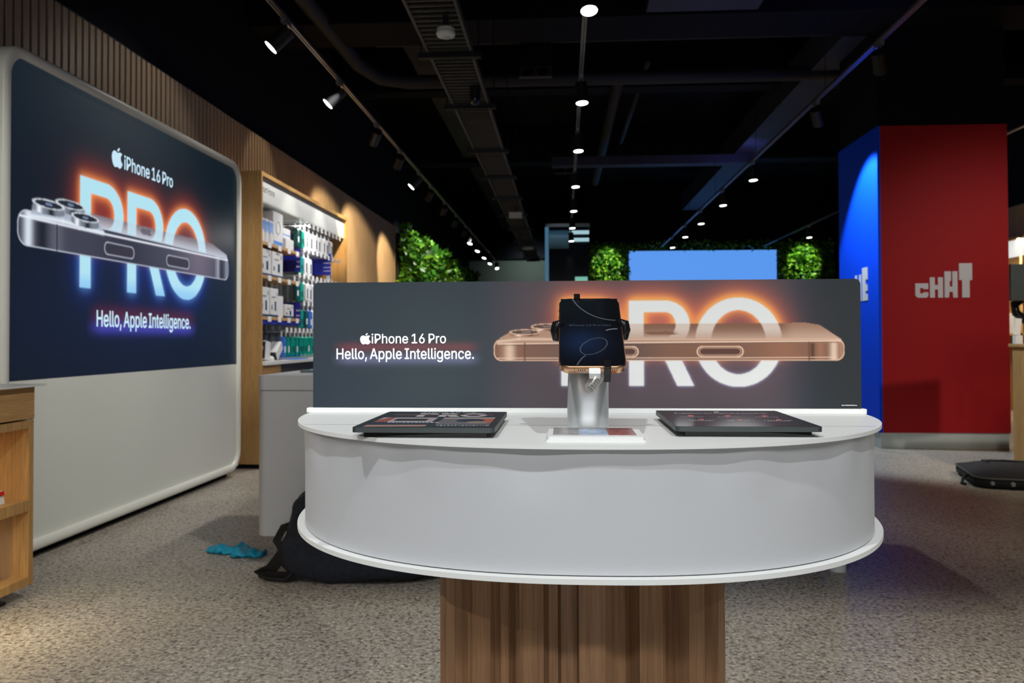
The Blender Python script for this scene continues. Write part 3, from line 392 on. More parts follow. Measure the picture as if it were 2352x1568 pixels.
def grid_face(name, X, Y, img, f, mat, parent, attr='picture'):
    """X, Y: grids; f(X, Y) -> points (n,3)"""
    h, w_ = X.shape
    P = f(X.ravel(), Y.ravel())
    P = P - np.array(parent['org'])[None, :]
    me = bpy.data.meshes.new(name)
    idx = np.arange(h*w_).reshape(h, w_)
    q = np.stack([idx[:-1, :-1], idx[:-1, 1:], idx[1:, 1:], idx[1:, :-1]], -1).reshape(-1, 4)
    me.vertices.add(h*w_); me.vertices.foreach_set('co', P.astype(np.float32).ravel())
    me.loops.add(q.size); me.loops.foreach_set('vertex_index', q.astype(np.int32).ravel())
    me.polygons.add(len(q)); me.polygons.foreach_set('loop_start', np.arange(0, q.size, 4, dtype=np.int32))
    me.update(calc_edges=True)
    a = me.color_attributes.new(attr, 'FLOAT_COLOR', 'POINT')
    cc = np.ones((h*w_, 4), np.float32); cc[:, :3] = np.clip(img.reshape(-1, 3), 0, 1)
    a.data.foreach_set('color', cc.ravel())
    me.materials.append(mat)
    o = bpy.data.objects.new(name, me); col.objects.link(o); o.parent = parent; o['org'] = list(parent['org'])
    return o

def pro_masks(X, Y, L):
    """P, R, O outlines; L: dict of letter boxes, y growing downwards, top T, bottom B"""
    T, B = L['T'], L['B']; h = B-T; st = L['st']; bar = L['bar']
    def bowl(x0, xr, closed):
        yb = T + h*.565; r = (yb-T)/2
        rx = L['rx']
        o_ = inpoly(X, Y, [(x0, T), (xr-rx, T), (xr-rx, yb), (x0, yb)]) + ell(X, Y, xr-rx, T+r, rx, r)*(X >= xr-rx)
        ri = r-bar; rxi = rx-st*.95
        i_ = inpoly(X, Y, [(x0+st, T+bar), (xr-rx, T+bar), (xr-rx, yb-bar), (x0+st, yb-bar)]) + ell(X, Y, xr-rx, T+r, rxi, ri)*(X >= xr-rx)
        return np.clip(o_, 0, 1)*(1-np.clip(i_, 0, 1))
    def stem(x0): return inpoly(X, Y, [(x0, T), (x0+st, T), (x0+st, B), (x0, B)])
    m = np.maximum(bowl(L['P'][0], L['P'][1], 0), stem(L['P'][0]))
    R0, R1, Rl0, Rl1 = L['R']
    m = np.maximum(m, bowl(R0, R1, 0)); m = np.maximum(m, stem(R0))
    yb = T + h*.54; k = (Rl1-Rl0)
    dx = L['leg']
    m = np.maximum(m, inpoly(X, Y, [(Rl0-dx, yb), (Rl1-dx, yb), (Rl1, B), (Rl0, B)]))
    cx, cy, ax, ay, bx, by = L['O']
    return np.maximum(m, ell(X, Y, cx, cy, ax, ay)*(1-ell(X, Y, cx, cy, bx, by)))

# ================================================================== SETTING
CEIL = 5.2
WL = -3.05; WR = 7.0; WTOP = 3.15
m = MB(); m.box(-3.4, 7.6, -7, 30, -.05, 0); struct('floor', m, M['floor'])
m = MB(); m.box(-3.4, 7.6, -1.2, 30, CEIL, CEIL+.1); struct('ceiling', m, M['ceil'])
m = MB(); m.box(-3.4, -3.15, -1.2, 30, 0, CEIL); struct('wall_left', m, M['blackwall'])
m = MB(); m.box(7.12, 7.4, -1.2, 30, 0, CEIL); struct('wall_right', m, M['blackwall'])
m = MB(); m.box(-3.4, 7.6, 27.2, 27.4, 0, CEIL); struct('wall_back', m, pbr('pale_grey_green_wall', (.10, .13, .115), .7))
m = MB(); m.box(.62, 7.06, 22.0, 22.2, 0, CEIL); m.box(.62, .82, 22.2, 27.2, 0, CEIL); struct('wall_screen', m, M['blackwall'])
m = MB(); m.box(-3.12, 7.06, -1.2, -1.0, 2.60, CEIL); struct('trim_1', m, M['blackwall'])  # unseen header, its height set to end the front light in a floor line
m = MB(); m.box(-3.12, .62, 26.4, 27.2, 3.72, CEIL); struct('trim_2', m, M['blackwall'])

def slat_panel(name, X, sgn, y0, y1, z1, label, pitch=.072):
    m = MB()
    m.box(min(X, X-sgn*.03), max(X, X-sgn*.03), y0, y1, 0, z1)
    y = y0
    while y < y1-.03:
        m.box(min(X, X+sgn*.022), max(X, X+sgn*.022), y, min(y+pitch-.026, y1), 0, z1); y += pitch
    t = thing(name, label, 'wall cladding', (X, y0, 0))
    m.build('slat', M['slat'], t)
    b = MB(); b.box(min(X, X-sgn*.06), max(X, X-sgn*.06), y0, y1, z1, z1+.025); b.build('top_trim', M['blackmetal'], t)
    return t
slat_panel('slatted_cladding', WL, 1, -1.0, 14.60, WTOP, 'oak slatted cladding along the left wall, behind the large lit poster wall and shelving')
slat_panel('slatted_cladding', WR, -1, 6.0, 18.0, WTOP, 'oak slatted cladding on the far right wall, glimpsed past the red column')

# ---- column with red and blue faces
t = thing('advertising_column', 'square column, red face reading CHAT and blue side face, beside the white display table', 'column', (3.83, 9.13, 0))
CX0, CX1, CY0, CY1, CZ = 3.185, 4.462, 8.506, 9.68, 3.27
m = MB(); m.box(CX0+.02, CX1-.02, CY0+.02, CY1-.02, CZ-.01, CEIL); m.build('upper_column', M['blackwall'], t)
m = MB(); m.box(CX0+.03, CX1, CY0, CY1, .16, CZ); m.build('red_panel', M['red'], t)['label'] = 'matte red front panel'
m = MB(); m.box(CX0, CX0+.03, CY0, CY1, .16, CZ); m.build('blue_panel', M['blue'], t)['label'] = 'bright blue side panel'
m = MB(); m.box(CX0+.012, CX1-.012, CY0+.012, CY1-.012, 0, .16); m.build('skirting', M['plinth'], t)
# blocky letters growing taller to the right
def block(mb, polys, f):
    from mathutils.geometry import tessellate_polygon
    for q in polys: mb.prism(q, f, 0, .006)
LET = {}
def letC(x, w, b, h):
    s = w*.30
    return [[(x, b+s*.6), (x+s*.6, b), (x+w-s*.4, b), (x+w, b+s*.5), (x+w, b+h*.38), (x+w*.62, b+h*.38), (x+w*.62, b+h*.30), (x+w*.36, b+h*.30),
             (x+w*.36, b+h*.68), (x+w*.62, b+h*.68), (x+w*.62, b+h*.60), (x+w, b+h*.60), (x+w, b+h), (x, b+h)]]
def letH(x, w, b, h):
    return [[(x, b), (x+w*.38, b), (x+w*.38, b+h*.40), (x+w*.62, b+h*.40), (x+w*.62, b), (x+w, b), (x+w, b+h), (x+w*.62, b+h), (x+w*.62, b+h*.62), (x+w*.38, b+h*.62), (x+w*.38, b+h), (x, b+h)]]
m = MB(); m.smooth = False
fr = lambda u, v, tt: (3.545+u, CY0-tt, 1.522+v)
u = .558/4.38
block(m, letC(0, u, 0, .145), fr)
block(m, letH(u*1.125, u, 0, .205), fr)
xa = u*2.25; hA = .265
m.prism([(xa, 0), (xa+u*.33, 0), (xa+u*.37, hA*.22), (xa+u*.63, hA*.22), (xa+u*.67, 0), (xa+u, 0), (xa+u, hA), (xa+u*.60, hA), (xa+u*.60, hA*.42), (xa+u*.40, hA*.42), (xa+u*.40, hA*.62), (xa+u*.5, hA*.64), (xa+u*.5, hA), (xa, hA)], fr, 0, .006)
xt = u*3.375
m.prism([(xt+u*.22, 0), (xt+u*.80, 0), (xt+u*.80, .175), (xt+u, .175), (xt+u, .345), (xt, .345), (xt, .175), (xt+u*.22, .175)], fr, 0, .006)
m.build('lettering', M['letter'], t)['label'] = 'white blocky letters CHAT stepping up to the right'
m = MB()
fb = lambda uu, v, tt: (CX0-tt, 9.16-uu, 1.512+v)
ue = .155
m.prism([(0, 0), (ue*1.15, 0), (ue*1.15, .285), (ue*.8, .285), (ue*.8, .08), (ue*.35, .08), (ue*.35, .285), (0, .285)], fb, 0, .006)
xe = .215
m.prism([(xe, 0), (xe+ue, 0), (xe+ue, .07), (xe+ue*.6, .07), (xe+ue*.6, .10), (xe+ue*.95, .10), (xe+ue*.95, .17), (xe+ue*.6, .17), (xe+ue*.6, .22), (xe+ue, .22), (xe+ue, .35), (xe, .35)], fb, 0, .006)
m.build('lettering', M['letter'], t)['label'] = 'white blocky letters on the blue side, the last one an E'

# ---- mirrored column far behind
t = thing('glossy_column', 'glossy black column far behind the board, with a pale blue reflection built as a drum', 'column', (.1, 20.4, 0))
m = MB(); m.box(-.42, .62, 20.0, 20.9, 0, 3.85); m.build('shaft', pbr('dark_mirror', (.006, .009, .016), .12, spec=.6), t)
m = MB(); m.box(-.44, .64, 19.98, 20.92, 3.85, 3.93); m.build('cap', M['grey'], t)
m = MB(); m.box(-.45, -.36, 19.95, 20.0, 1.6, 3.84); m.build('edge_strip', emit('blue_edge_light', lin((70, 110, 140)), .8), t)
m = MB(); m.cyl((-.36, 19.9, 3.53), (.13, 19.9, 3.53), .22, n=28); m.build('duct', pbr('pale_blue_reflection', lin((120, 175, 205)), .4), t)  # drum standing in for a pale blue reflection in the column
for z in (3.70, 3.52):
    m = MB(); m.cyl((.15, 19.9, z), (.62, 19.9, z), .045, n=14); m.build('reflection_tube', emit('cool_reflection', lin((165, 205, 215)), .9), t)  # glowing tubes standing in for light bars mirrored in the column
spot((-.1, 18.2, 4.6), (-.1, 19.95, 3.5), 14, 30, .4, (.7, .88, 1), .04, 'duct_light')
m = MB(); m.box(.28, .58, 19.90, 19.97, 2.49, 2.62); tag(m.build('exit_sign', emit('green_sign', lin((120, 190, 170)), .9), loc=(.43, 19.93, 2.5)), 'small pale green lit sign on the glossy black column just above the board', 'sign')

# ---- blue video wall
t = thing('video_wall', 'wide plain blue lit screen on the back wall, between two lit patches of foliage', 'screen', (3.2, 21.9, 1.2))
m = MB(); m.box(1.68, 5.62, 21.82, 21.98, 1.17, 3.47); m.build('frame', M['blackmetal'], t)
m = MB(); m.box(1.73, 5.57, 21.80, 21.83, 1.20, 3.43); m.build('panel', emit('blue_screen', lin((90, 152, 238)), 1.0), t)['label'] = 'glowing plain blue screen'

# ---- foliage
def leaf_mat():
    m = bpy.data.materials.new('artificial_leaves'); m.use_nodes = True
    nt = m.node_tree; b = nt.nodes['Principled BSDF']; N = nt.nodes.new; L = nt.links.new
    a = N('ShaderNodeAttribute'); a.attribute_name = 'tone'
    r = N('ShaderNodeValToRGB'); L(a.outputs['Fac'], r.inputs['Fac'])
    r.color_ramp.elements[0].color = rgba(lin((26, 70, 12))); r.color_ramp.elements[1].color = rgba(lin((135, 185, 45)))
    e = r.color_ramp.elements.new(.5); e.color = rgba(lin((60, 125, 25)))
    L(r.outputs['Color'], b.inputs['Base Color']); b.inputs['Roughness'].default_value = .45
    return m
LEAF = leaf_mat()
def leaves(name, n, gen, parent, size=(.05, .11), sd=1):
    R = np.random.default_rng(sd)
    P = gen(R, n); V = []; tone = []
    a = R.uniform(0, 2*pi, n); el = R.uniform(-1.0, 1.0, n); s = R.uniform(size[0], size[1], n); tn = np.clip(R.normal(.5, .27, n), 0, 1)
    ux = np.stack([np.cos(a)*np.cos(el), np.sin(a)*np.cos(el), np.sin(el)], 1)
    rv = R.normal(size=(n, 3)); uy = np.cross(ux, rv); uy /= np.linalg.norm(uy, axis=1)[:, None]; un = np.cross(ux, uy)
    base = P - np.array(parent['org'])[None]
    c = s[:, None]
    q = [base, base + ux*c*.5 + uy*c*.30 + un*c*.08, base + ux*c, base + ux*c*.5 - uy*c*.30 + un*c*.08, base + ux*c*.5]
    V = np.stack(q, 1).reshape(-1, 3)
    i = np.arange(n)*5
    T = np.stack([i, i+1, i+4, i+1, i+2, i+4, i+2, i+3, i+4, i+3, i, i+4], 1).reshape(-1, 3)
    me = bpy.data.meshes.new(name); me.vertices.add(len(V)); me.vertices.foreach_set('co', V.astype(np.float32).ravel())
    me.loops.add(T.size); me.loops.foreach_set('vertex_index', T.astype(np.int32).ravel())
    me.polygons.add(len(T)); me.polygons.foreach_set('loop_start', np.arange(0, T.size, 3, dtype=np.int32)); me.update(calc_edges=True)
    at = me.color_attributes.new('tone', 'FLOAT_COLOR', 'POINT'); cc = np.ones((len(V), 4), np.float32); cc[:, :3] = np.repeat(tn, 5)[:, None]
    at.data.foreach_set('color', cc.ravel()); me.materials.append(LEAF)
    o = bpy.data.objects.new(name, me); col.objects.link(o); o.parent = parent; o['org'] = list(parent['org'])
    return o
DARKGREEN = pbr('dark_foliage_backing', (.006, .012, .005), .9)
t = thing('plant_wall', 'lush green plant wall on the left wall, beyond the oak slats', 'plant wall', (-3.0, 14.7, 0))
m = MB(); m.box(-3.1, -2.98, 14.66, 26.6, 1.2, 3.05); m.build('backing', DARKGREEN, t)
def gen(R, n):
    y = 14.66 + (R.uniform(0, 1, n)**1.25)*11.8; z = R.uniform(1.7, 3.12, n)
    lump = .16 + .10*np.sin(y*3.1+z*4)*np.sin(y*1.3-z*5.1) + .05*np.sin(y*9+z*11)
    z += .10*np.sin(y*2.7)*(z > 2.9)
    return np.stack([-3.0 + lump*R.uniform(.5, 1.15, n)+.02, y, z], 1)
leaves('leaves', 17000, gen, t, (.06, .15), 1)
def ferns(R, n):
    y = 14.9 + R.uniform(0, 1, n)*10.5; z = R.uniform(2.0, 3.1, n)
    return np.stack([-2.82 + R.uniform(-.05, .1, n), y, z], 1)
leaves('fern_leaves', 260, ferns, t, (.18, .30), 4)
t = thing('plant_wall', 'dark green plant wall framing the plain blue screen, with two bright lit patches', 'plant wall', (3.2, 21.98, 0))
m = MB(); m.box(.66, 1.66, 21.9, 21.99, 1.2, 3.62); m.box(5.64, 7.0, 21.9, 21.99, 1.2, 3.62); m.box(1.66, 5.64, 21.93, 21.99, 3.48, 3.62); m.build('backing', DARKGREEN, t)
def gen2(R, n):
    x = R.uniform(.66, 7.0, n); z = R.uniform(2.0, 3.66, n)
    ins = (x > 1.70) & (x < 5.60) & (z < 3.46)
    x2 = np.where(R.uniform(0, 1, n) < .42, R.uniform(.66, 1.70, n), R.uniform(5.60, 7.0, n))
    x = np.where(ins, x2, x)
    return np.stack([x, 21.86 - R.uniform(0, .16, n) - .05*np.sin(x*7)*np.sin(z*8), z], 1)
leaves('leaves', 9500, gen2, t, (.06, .14), 2)
def big2(R, n):
    return np.array([[1.16, 21.6, 3.15], [1.20, 21.6, 3.1], [6.0, 21.62, 3.22], [5.86, 21.62, 3.12], [6.1, 21.6, 3.3]])
leaves('broad_leaf', 5, big2, t, (.32, .40), 3)
# their lights
spot((1.15, 20.6, 4.1), (1.18, 21.9, 2.85), 300, 36, .55, (1, .95, .75), .04)
spot((6.3, 20.6, 4.1), (6.2, 21.9, 2.95), 380, 36, .55, (1, .97, .70), .04)
for y, pw in ((15.3, 130), (16.9, 110), (18.6, 80), (20.6, 60)):
    spot((-2.06, y-.5, 3.45), (-2.95, y, 2.6), pw*1.1, 75, .8, (1, .96, .82), .05)

# ================================================================== CEILING SERVICES
def strip_thing(name, boxes, mat, label, cat, group=None):
    x = [b[0] for b in boxes]; c = ((boxes[0][0]+boxes[0][1])/2, (boxes[0][2]+boxes[0][3])/2, boxes[0][4])
    m = MB()
    for b in boxes: m.box(*b)
    return tag(m.build(name, mat, loc=c), label, cat, group)
strip_thing('ceiling_beam', [(-3.12, 7.06, 7.95, 8.6, 4.25, 5.2)], M['black'], 'broad black beam across the ceiling nearest the camera', 'beam')
strip_thing('ceiling_beam', [(-3.12, 7.06, 11.2, 11.5, 4.55, 5.2)], M['black'], 'black beam across the ceiling behind the air diffuser', 'beam')
strip_thing('ceiling_beam', [(-3.12, 7.06, 15.6, 16.0, 4.5, 5.2)], M['black'], 'farthest black beam across the ceiling before the back wall', 'beam')
strip_thing('ceiling_duct', [(-2.1, .8, 8.7, 9.1, 4.42, 4.8), (.8, 4.6, 8.7, 9.1, 4.42, 4.8)], M['soffit'], 'brownish flat duct crossing the ceiling beside the nearest beam', 'duct')
strip_thing('ceiling_duct', [(-.2, 3.3, 14.3, 14.55, 4.15, 4.3)], M['blueduct'], 'thin bluish duct crossing the ceiling far back', 'duct')
strip_thing('ceiling_duct', [(2.95, 3.4, 8.8, 20.5, 4.3, 4.7)], M['blueduct'], 'long bluish square duct running along the right side of the ceiling', 'duct')
strip_thing('ceiling_duct', [(.8, 1.85, 6.6, 7.85, 4.24, 4.5)], M['blueduct'], 'wide blue-lit duct at the top edge of the photo', 'duct')
strip_thing('ceiling_duct', [(-1.9, -1.3, 2, 26, 4.6, 5.0)], M['soffit'], 'long brownish duct above the cable tray on the left', 'duct')
m = MB(); m.tube([(-2.5, 3, 4.3), (-2.42, 7.0, 4.3), (-2.36, 9.3, 4.3), (-2.22, 9.8, 4.3), (-1.9, 9.98, 4.3), (1.0, 10.0, 4.3), (5.2, 10.0, 4.3)], .085, 14)
tag(m.build('ceiling_pipe', M['duct'], loc=(-2.4, 7, 4.3)), 'dark round pipe running along the left then bending across the ceiling', 'pipe')
m = MB(); m.tube([(.74, 10.6, 4.55), (.72, 14, 4.55), (.70, 18, 4.55)], .08, 12)
tag(m.build('ceiling_pipe', M['duct'], loc=(.72, 14, 4.55)), 'straight grey pipe running away along the ceiling right of the middle light track', 'pipe')
m = MB(); m.tube([(1.1, 10.6, 4.7), (1.05, 15, 4.7)], .04, 8)
tag(m.build('ceiling_pipe', M['duct'], loc=(1.1, 12, 4.7)), 'thin dark conduit beside the straight grey ceiling pipe', 'pipe')

# cable tray with cross bars and hangers
t = thing('cable_tray', 'long black cable tray hung under the ceiling, left of the middle light track', 'cable tray', (-.91, 3, 3.42))
TX0, TX1, TZ = -1.09, -.725, 3.42
m = MB(); m.box(TX0, TX0+.02, 2.6, 24.5, TZ, TZ+.06); m.box(TX1-.02, TX1, 2.6, 24.5, TZ, TZ+.06); m.build('side_rail', pbr('tray_metal', (.09, .085, .075), .5), t)
m = MB(); y = 2.6
while y < 24.5: m.box(TX0, TX1, y, y+.022, TZ+.01, TZ+.03); y += .088
m.build('rung', pbr('tray_rung', (.06, .055, .048), .5), t)
m = MB()
for i, x in enumerate((-1.02, -.97, -.93, -.88, -.85, -.80)): m.tube([(x+.02*sin(k*1.3+i), 2.6+k, TZ+.05+.006*sin(k*2.1+i)) for k in range(23)], .013, 6)
m.build('cables', M['black'], t)
for y in (3.8, 5.1, 6.5, 7.96, 9.87, 11.5, 13.2, 15.0, 17.0, 19.0, 21.0, 23.0):
    m = MB(); m.box(TX0-.07, TX1+.07, y-.03, y+.03, TZ-.045, TZ-.005)
    for x in (TX0-.05, TX1+.05): m.cyl((x, y, TZ-.04), (x, y, CEIL), .006, n=6)
    m.build('hanger', M['blackmetal'], t)
# smoke / wifi devices under the tray
def puck(y, x, z, r, label, cat, name='smoke_detector', mat=None):
    t = thing(name, label, cat, (x, y, z))
    a = MB(); a.lathe([(0, .0), (r*.92, .0), (r*.94, -.012), (r*.94, -.022)], (x, y, z), 36); a.build('mounting_ring', mat or M['white'], t)
    b = MB(); b.lathe([(r*.88, -.020), (r, -.028), (r*1.0, -.042), (r*.92, -.056), (r*.62, -.064), (0, -.065)], (x, y, z), 36); b.build('cover', mat or M['white'], t)
    c = MB(); c.lathe([(0, -.068), (r*.5, -.068), (r*.55, -.063)], (x, y, z), 30); c.build('sensor_disc', mat or M['plinth'], t)
    d = MB(); d.box(x-.02, x+.02, y-.02, y+.02, z-.001, 3.42); d.build('bracket', M['blackmetal'], t)
dy = 5.65
puck(5.75, -.83, 3.33, .068, 'white round smoke detector hanging under the near end of the cable tray', 'smoke detector')
for (y, x, z, k) in ((14.2, -.83, 3.34, 'pale oblong wireless box'), (16.8, -.8, 3.33, 'dull oblong wireless box'),):
    t = thing('access_point', f'{k} hanging under the far part of the cable tray', 'access point', (x, y, z))
    m = MB(); m.prism(rrect(x-.115, x+.115, y-.1, y+.1, .03), lambda a, b, c: (a, b, c), z-.11, z-.03); m.build('housing', M['plinth'] if 'pale' in k else M['soffit'], t, bevel=.01)
    m = MB(); m.box(x-.02, x+.02, y-.02, y+.02, z-.03, 3.42); m.build('bracket', M['blackmetal'], t)
puck(19.6, -.85, 3.32, .15, 'pale round device under the far cable tray, third from the camera', 'smoke detector', 'smoke_detector', M['plinth'])
puck(22.5, -.8, 3.32, .12, 'dull beige round device, last one under the cable tray', 'smoke detector', 'smoke_detector', M['soffit'])
t = thing('dome_camera', 'small black dome camera under the cable tray, behind the white smoke detector', 'camera', (-.8, 7.4, 3.42))
m = MB(); m.cyl((-.8, 7.4, 3.42), (-.8, 7.4, 3.33), .05, n=20); m.build('mount', M['blackmetal'], t)
m = MB(); m.lathe([(.05, 0), (.05, -.03), (.038, -.06), (.02, -.075), (0, -.08)], (-.8, 7.4, 3.33), 24); m.build('dome', M['plastic_black'], t)
# air outlets
for (x, y, z, wd, lb) in ((-.30, 9.0, 4.02, .36, 'square air diffuser with round vents on a black box, nearer one'), (.05, 16.4, 4.45, .46, 'small dim air diffuser on the ceiling farther back')):
    t = thing('air_diffuser', lb, 'air vent', (x, y, z))
    m = MB(); m.box(x-wd/2+.01, x+wd/2-.01, y+.02, y+wd, z+.12, CEIL); m.build('box', M['black'], t)
    R = Matrix.Rotation(radians(-28), 3, 'X')
    m = MB(); m.obox((x, y, z+.04), (wd/2, .015, .075), R); m.build('face_plate', pbr('dull_brass', (.060, .055, .045), .5), t)
    for s in (-1, 1):
        m = MB(); cpt = Vector((x+s*wd*.22, y, z+.04)); nn = R @ Vector((0, -1, 0))
        uu = R @ Vector((0, 0, 1))
        pts = [(cos(2*pi*k/28)*wd*.2, sin(2*pi*k/28)*.058) for k in range(28)]
        m.prism(pts, lambda a, b, c: tuple(cpt + Vector((1, 0, 0))*a + uu*b + nn*c), .012, .02); m.build('round_vent', M['black'], t)
# spots and tracks
def make_light(on):
    r = thing('track_light', '', 'track light', local=True)
    m = MB(); m.box(-.018, .018, -.07, .07, -.035, -.004); m.build('adapter', M['railmetal'], r)
    m = MB(); m.cyl((0, 0, -.035), (0, 0, -.085), .010, n=10); m.build('arm', M['blackmetal'], r)
    h = MB(); h.cyl((0, 0, .03), (0, 0, -.155), .056, n=28)
    hd = h.build('head', M['blackmetal'], r); hd.location = (0, 0, -.10)
    l = MB(); l.lathe([(0, -.157), (.052, -.157), (.054, -.156)], n=28)
    ln = l.build('lens', M['lens_on'] if on else M['plastic_black'], hd)
    return r
PROTO = {}
def track_light(x, y, z, to, on, label, watts=0, angle=50, color=(1, .93, .82), group=None):
    r = make_light(on) if on not in PROTO else copy_tree(PROTO[on])
    PROTO.setdefault(on, r)
    r.location = (x, y, z); r['label'] = label; r['group'] = group or 'spotlights on the ceiling tracks'
    hd = [c for c in r.children if c.name.startswith('head')][0]
    d = Vector(to) - Vector((x, y, z-.1)); hd.rotation_euler = d.to_track_quat('-Z', 'Y').to_euler()
    if watts:
        p = Vector((x, y, z-.1)) + d.normalized()*.18
        spot(p, to, watts, angle, .45, color, .045)
def rail(name, x, y0, y1, z, label, hang=2.9):
    t = thing(name, label, 'light track', (x, y0, z))
    m = MB(); m.box(x-.018, x-.006, y0, y1, z, z+.034); m.box(x+.006, x+.018, y0, y1, z, z+.034); m.box(x-.018, x+.018, y0, y1, z+.022, z+.036)
    m.build('channel', M['railmetal'], t)
    y = y0+.8
    while y < y1:
        a = MB(); a.cyl((x, y, z+.03), (x, y, CEIL), .003, n=6); a.build('hanging_wire', M['blackmetal'], t); y += hang
RZ = 3.5
rail('light_track', -2.06, -.6, 26.2, RZ, 'left light track hung parallel to the oak wall')
rail('light_track', .165, -.6, 20.0, RZ, 'middle light track running straight back above the phone display')
rail('light_track', 2.55, 1.5, 21.5, RZ, 'right light track leading to the blue screen')
rail('light_track', 5.2, 8.0, 21.9, RZ, 'farthest right light track, passing behind the red and blue column')
ordw = ['nearest', 'second', 'third', 'fourth', 'fifth', 'sixth', 'seventh', 'eighth', 'ninth', 'tenth', 'eleventh', 'twelfth', 'thirteenth', 'fourteenth', 'fifteenth']
L1 = [(5.95, 1, (-3.0, 5.68, 2.4), 7, 110), (7.42, 1, (-3.0, 7.15, 2.4), 0, 60), (8.92, 0, (-3.05, 10.5, 2.1), 240, 52), (10.2, 0, (-3.05, 12.0, 2.1), 330, 50),
      (11.55, 1, (-3.0, 11.28, 2.4), 45, 55), (12.6, 0, (-3.05, 13.9, 2.1), 360, 46), (14.1, 0, (-2.9, 15.6, 2.2), 0, 40), (15.6, 0, (-2.9, 17.2, 2.2), 0, 40), (17.1, 0, (-2.9, 18.7, 2.2), 0, 40),
      (18.3, 1, (-2.6, 17.6, 1.4), 0, 40), (19.9, 1, (-2.6, 19.2, 1.4), 0, 40), (21.6, 1, (-2.6, 21, 1.4), 0, 40), (23.3, 1, (-2.6, 22.5, 1.4), 0, 40), (25.0, 1, (-1.5, 23.5, 1.0), 0, 40)]
for i, (y, on, to, wt, an) in enumerate(L1):
    track_light(-2.06, y, RZ, to, on, f"{'lit' if on else 'black, turned away'} spotlight, {ordw[i]} along the left light track", wt, an, (1, .76, .42) if y > 7 else (1, .95, .86))
for i, y in enumerate((5.35, 7.4, 9.3, 11.5, 13.7, 15.8, 17.9)):
    track_light(.165, y, RZ, (.35, y-(.95 if y < 6 else .36), 0), 1, f'lit spotlight, {ordw[i]} along the middle light track', 48 if y < 8 else 80, 75, (1, .95, .88))
for i, (y, on) in enumerate(((4.6, 0), (6.75, 0), (8.4, 0), (11.2, 1), (13.3, 1), (15.4, 1), (17.4, 1), (19.4, 1))):
    if on: track_light(2.55, y, RZ, (2.75, y-.3, 0), 1, f'lit spotlight, {ordw[i]} along the right light track', 60, 70, (1, .95, .85))
    else: track_light(2.55, y, RZ, (3.6, y+1.9, 1.4), 0, f'unlit-looking black spotlight, {ordw[i]} along the right light track')
for i, y in enumerate((14.4, 17.7)):
    track_light(5.2, y, RZ, (5.3, y-.3, 0), 1, f"lit spotlight on the farthest right track, {('nearer', 'farther')[i]} of the two seen", 0)
spot((2.55, 8.62, 3.38), (3.185, 8.66, 1.75), 300, 78, .35, (.72, .88, 1), .03)
spot((5.0, 5.2, 3.3), (4.4, 8.5, .6), 200, 80, .9, (1, .9, .8), .05)  # added spot for the red face, no track there
spot((3.0, 5.4, 3.4), (3.93, 6.6, .7), 90, 50, .6, (1, .86, .62), .05)  # added spot to brighten the oak counter, no track there
spot((-1.0, 25.6, 3.6), (-1.0, 27.2, 3.0), 60, 140, .9, (.9, 1, .95), .1)  # added spot so the pale end wall shows, no fixture there
spot((3.4, 3.2, 3.4), (3.9, 5.8, 0), 60, 75, .7, (1, .88, .70), .06)  # fill for the right floor, no track there
spot((-1.0, 3.0, 3.4), (-1.9, 5.2, 0), 14, 80, .8, (1, .95, .88), .06)  # weak fill for the left floor, no track there
for y0, y1, pw in ((2.4, 4.1, 170), (3.9, 5.2, 150), (5.3, 6.1, 130)): spot((.165, y0, 3.38), (-2.7, y1, .75), pw, 50, .8, (1, .98, .92), .06)  # extra spots added to brighten the cream lower panel
for y0 in (7.3, 8.25, 9.2): spot((-2.0, y0, 3.40), (-2.66, y0, 1.9), 85, 70, .4, (1, .96, .90), .05)  # three spots added to light the Smart Home header evenly
spot((.165, 4.6, 3.38), (-2.8, 6.95, 1.4), 260, 24, .8, (1, .95, .85), .05)  # narrow spot added to brighten the oak side panel
spot((-2.06, 7.9, 3.36), (-3.04, 7.98, 2.75), 14, 50, .5, (1, .82, .55), .04)
# added blue spots, no fixture there, standing in for screen spill on the ceiling
spot((2.2, 6.9, 3.6), (1.4, 7.5, 4.24), 7, 90, .9, (.22, .24, 1), .05, 'added_blue_spot')
for yy in (7.0, 13.5):
    spot((3.1, yy, 3.75), (2.4, yy+.8, 5.2), 14, 140, .9, (.22, .24, 1), .05, 'added_blue_spot')

# ================================================================== BIG LIT POSTER WALL
PX = -2.70
t = thing('poster_wall', 'tall rounded cream wall with a lit smartphone poster above a blank panel', 'display wall', (-2.85, 5.2, 0))
m = MB(); PY0, PY1, PZ0, PZ1 = 3.745, 6.66, .05, 2.58
o_ = rrect(PY0, PY1, PZ0, PZ1, .16, 10); i_ = rrect(PY0+.055, PY1-.055, PZ0+.055, PZ1-.055, .115, 10)
n = len(o_); xs = (PX-.315, PX+.022)
vs = [(xs[0], y, z) for y, z in o_] + [(xs[1]-.012, y, z) for y, z in o_] + [(xs[1], y+(.012 if y < 5.2 else -.012), z+(.012 if z < 1.3 else -.012)) for y, z in o_] + [(xs[1], y, z) for y, z in i_] + [(PX-.004, y, z) for y, z in i_]
fs = []
for k in range(4):
    fs += [(k*n+i, k*n+(i+1) % n, (k+1)*n+(i+1) % n, (k+1)*n+i) for i in range(n)]
m.smooth = True; m.add(vs, fs); m.smooth = False; m.add(vs[:n], [tuple(range(n))])
m.build('frame', M['cream_edge'], t)
m = MB(); m.box(PX-.05, PX, PY0+.05, PY1-.05, PZ0+.05, .918)
m.build('lower_panel', M['cream'], t)['label'] = 'blank cream lower panel'
m = MB(); m.box(PX-.30, PX-.06, PY0+.1, PY1-.1, 0, .06); m.build('plinth', M['black'], t)
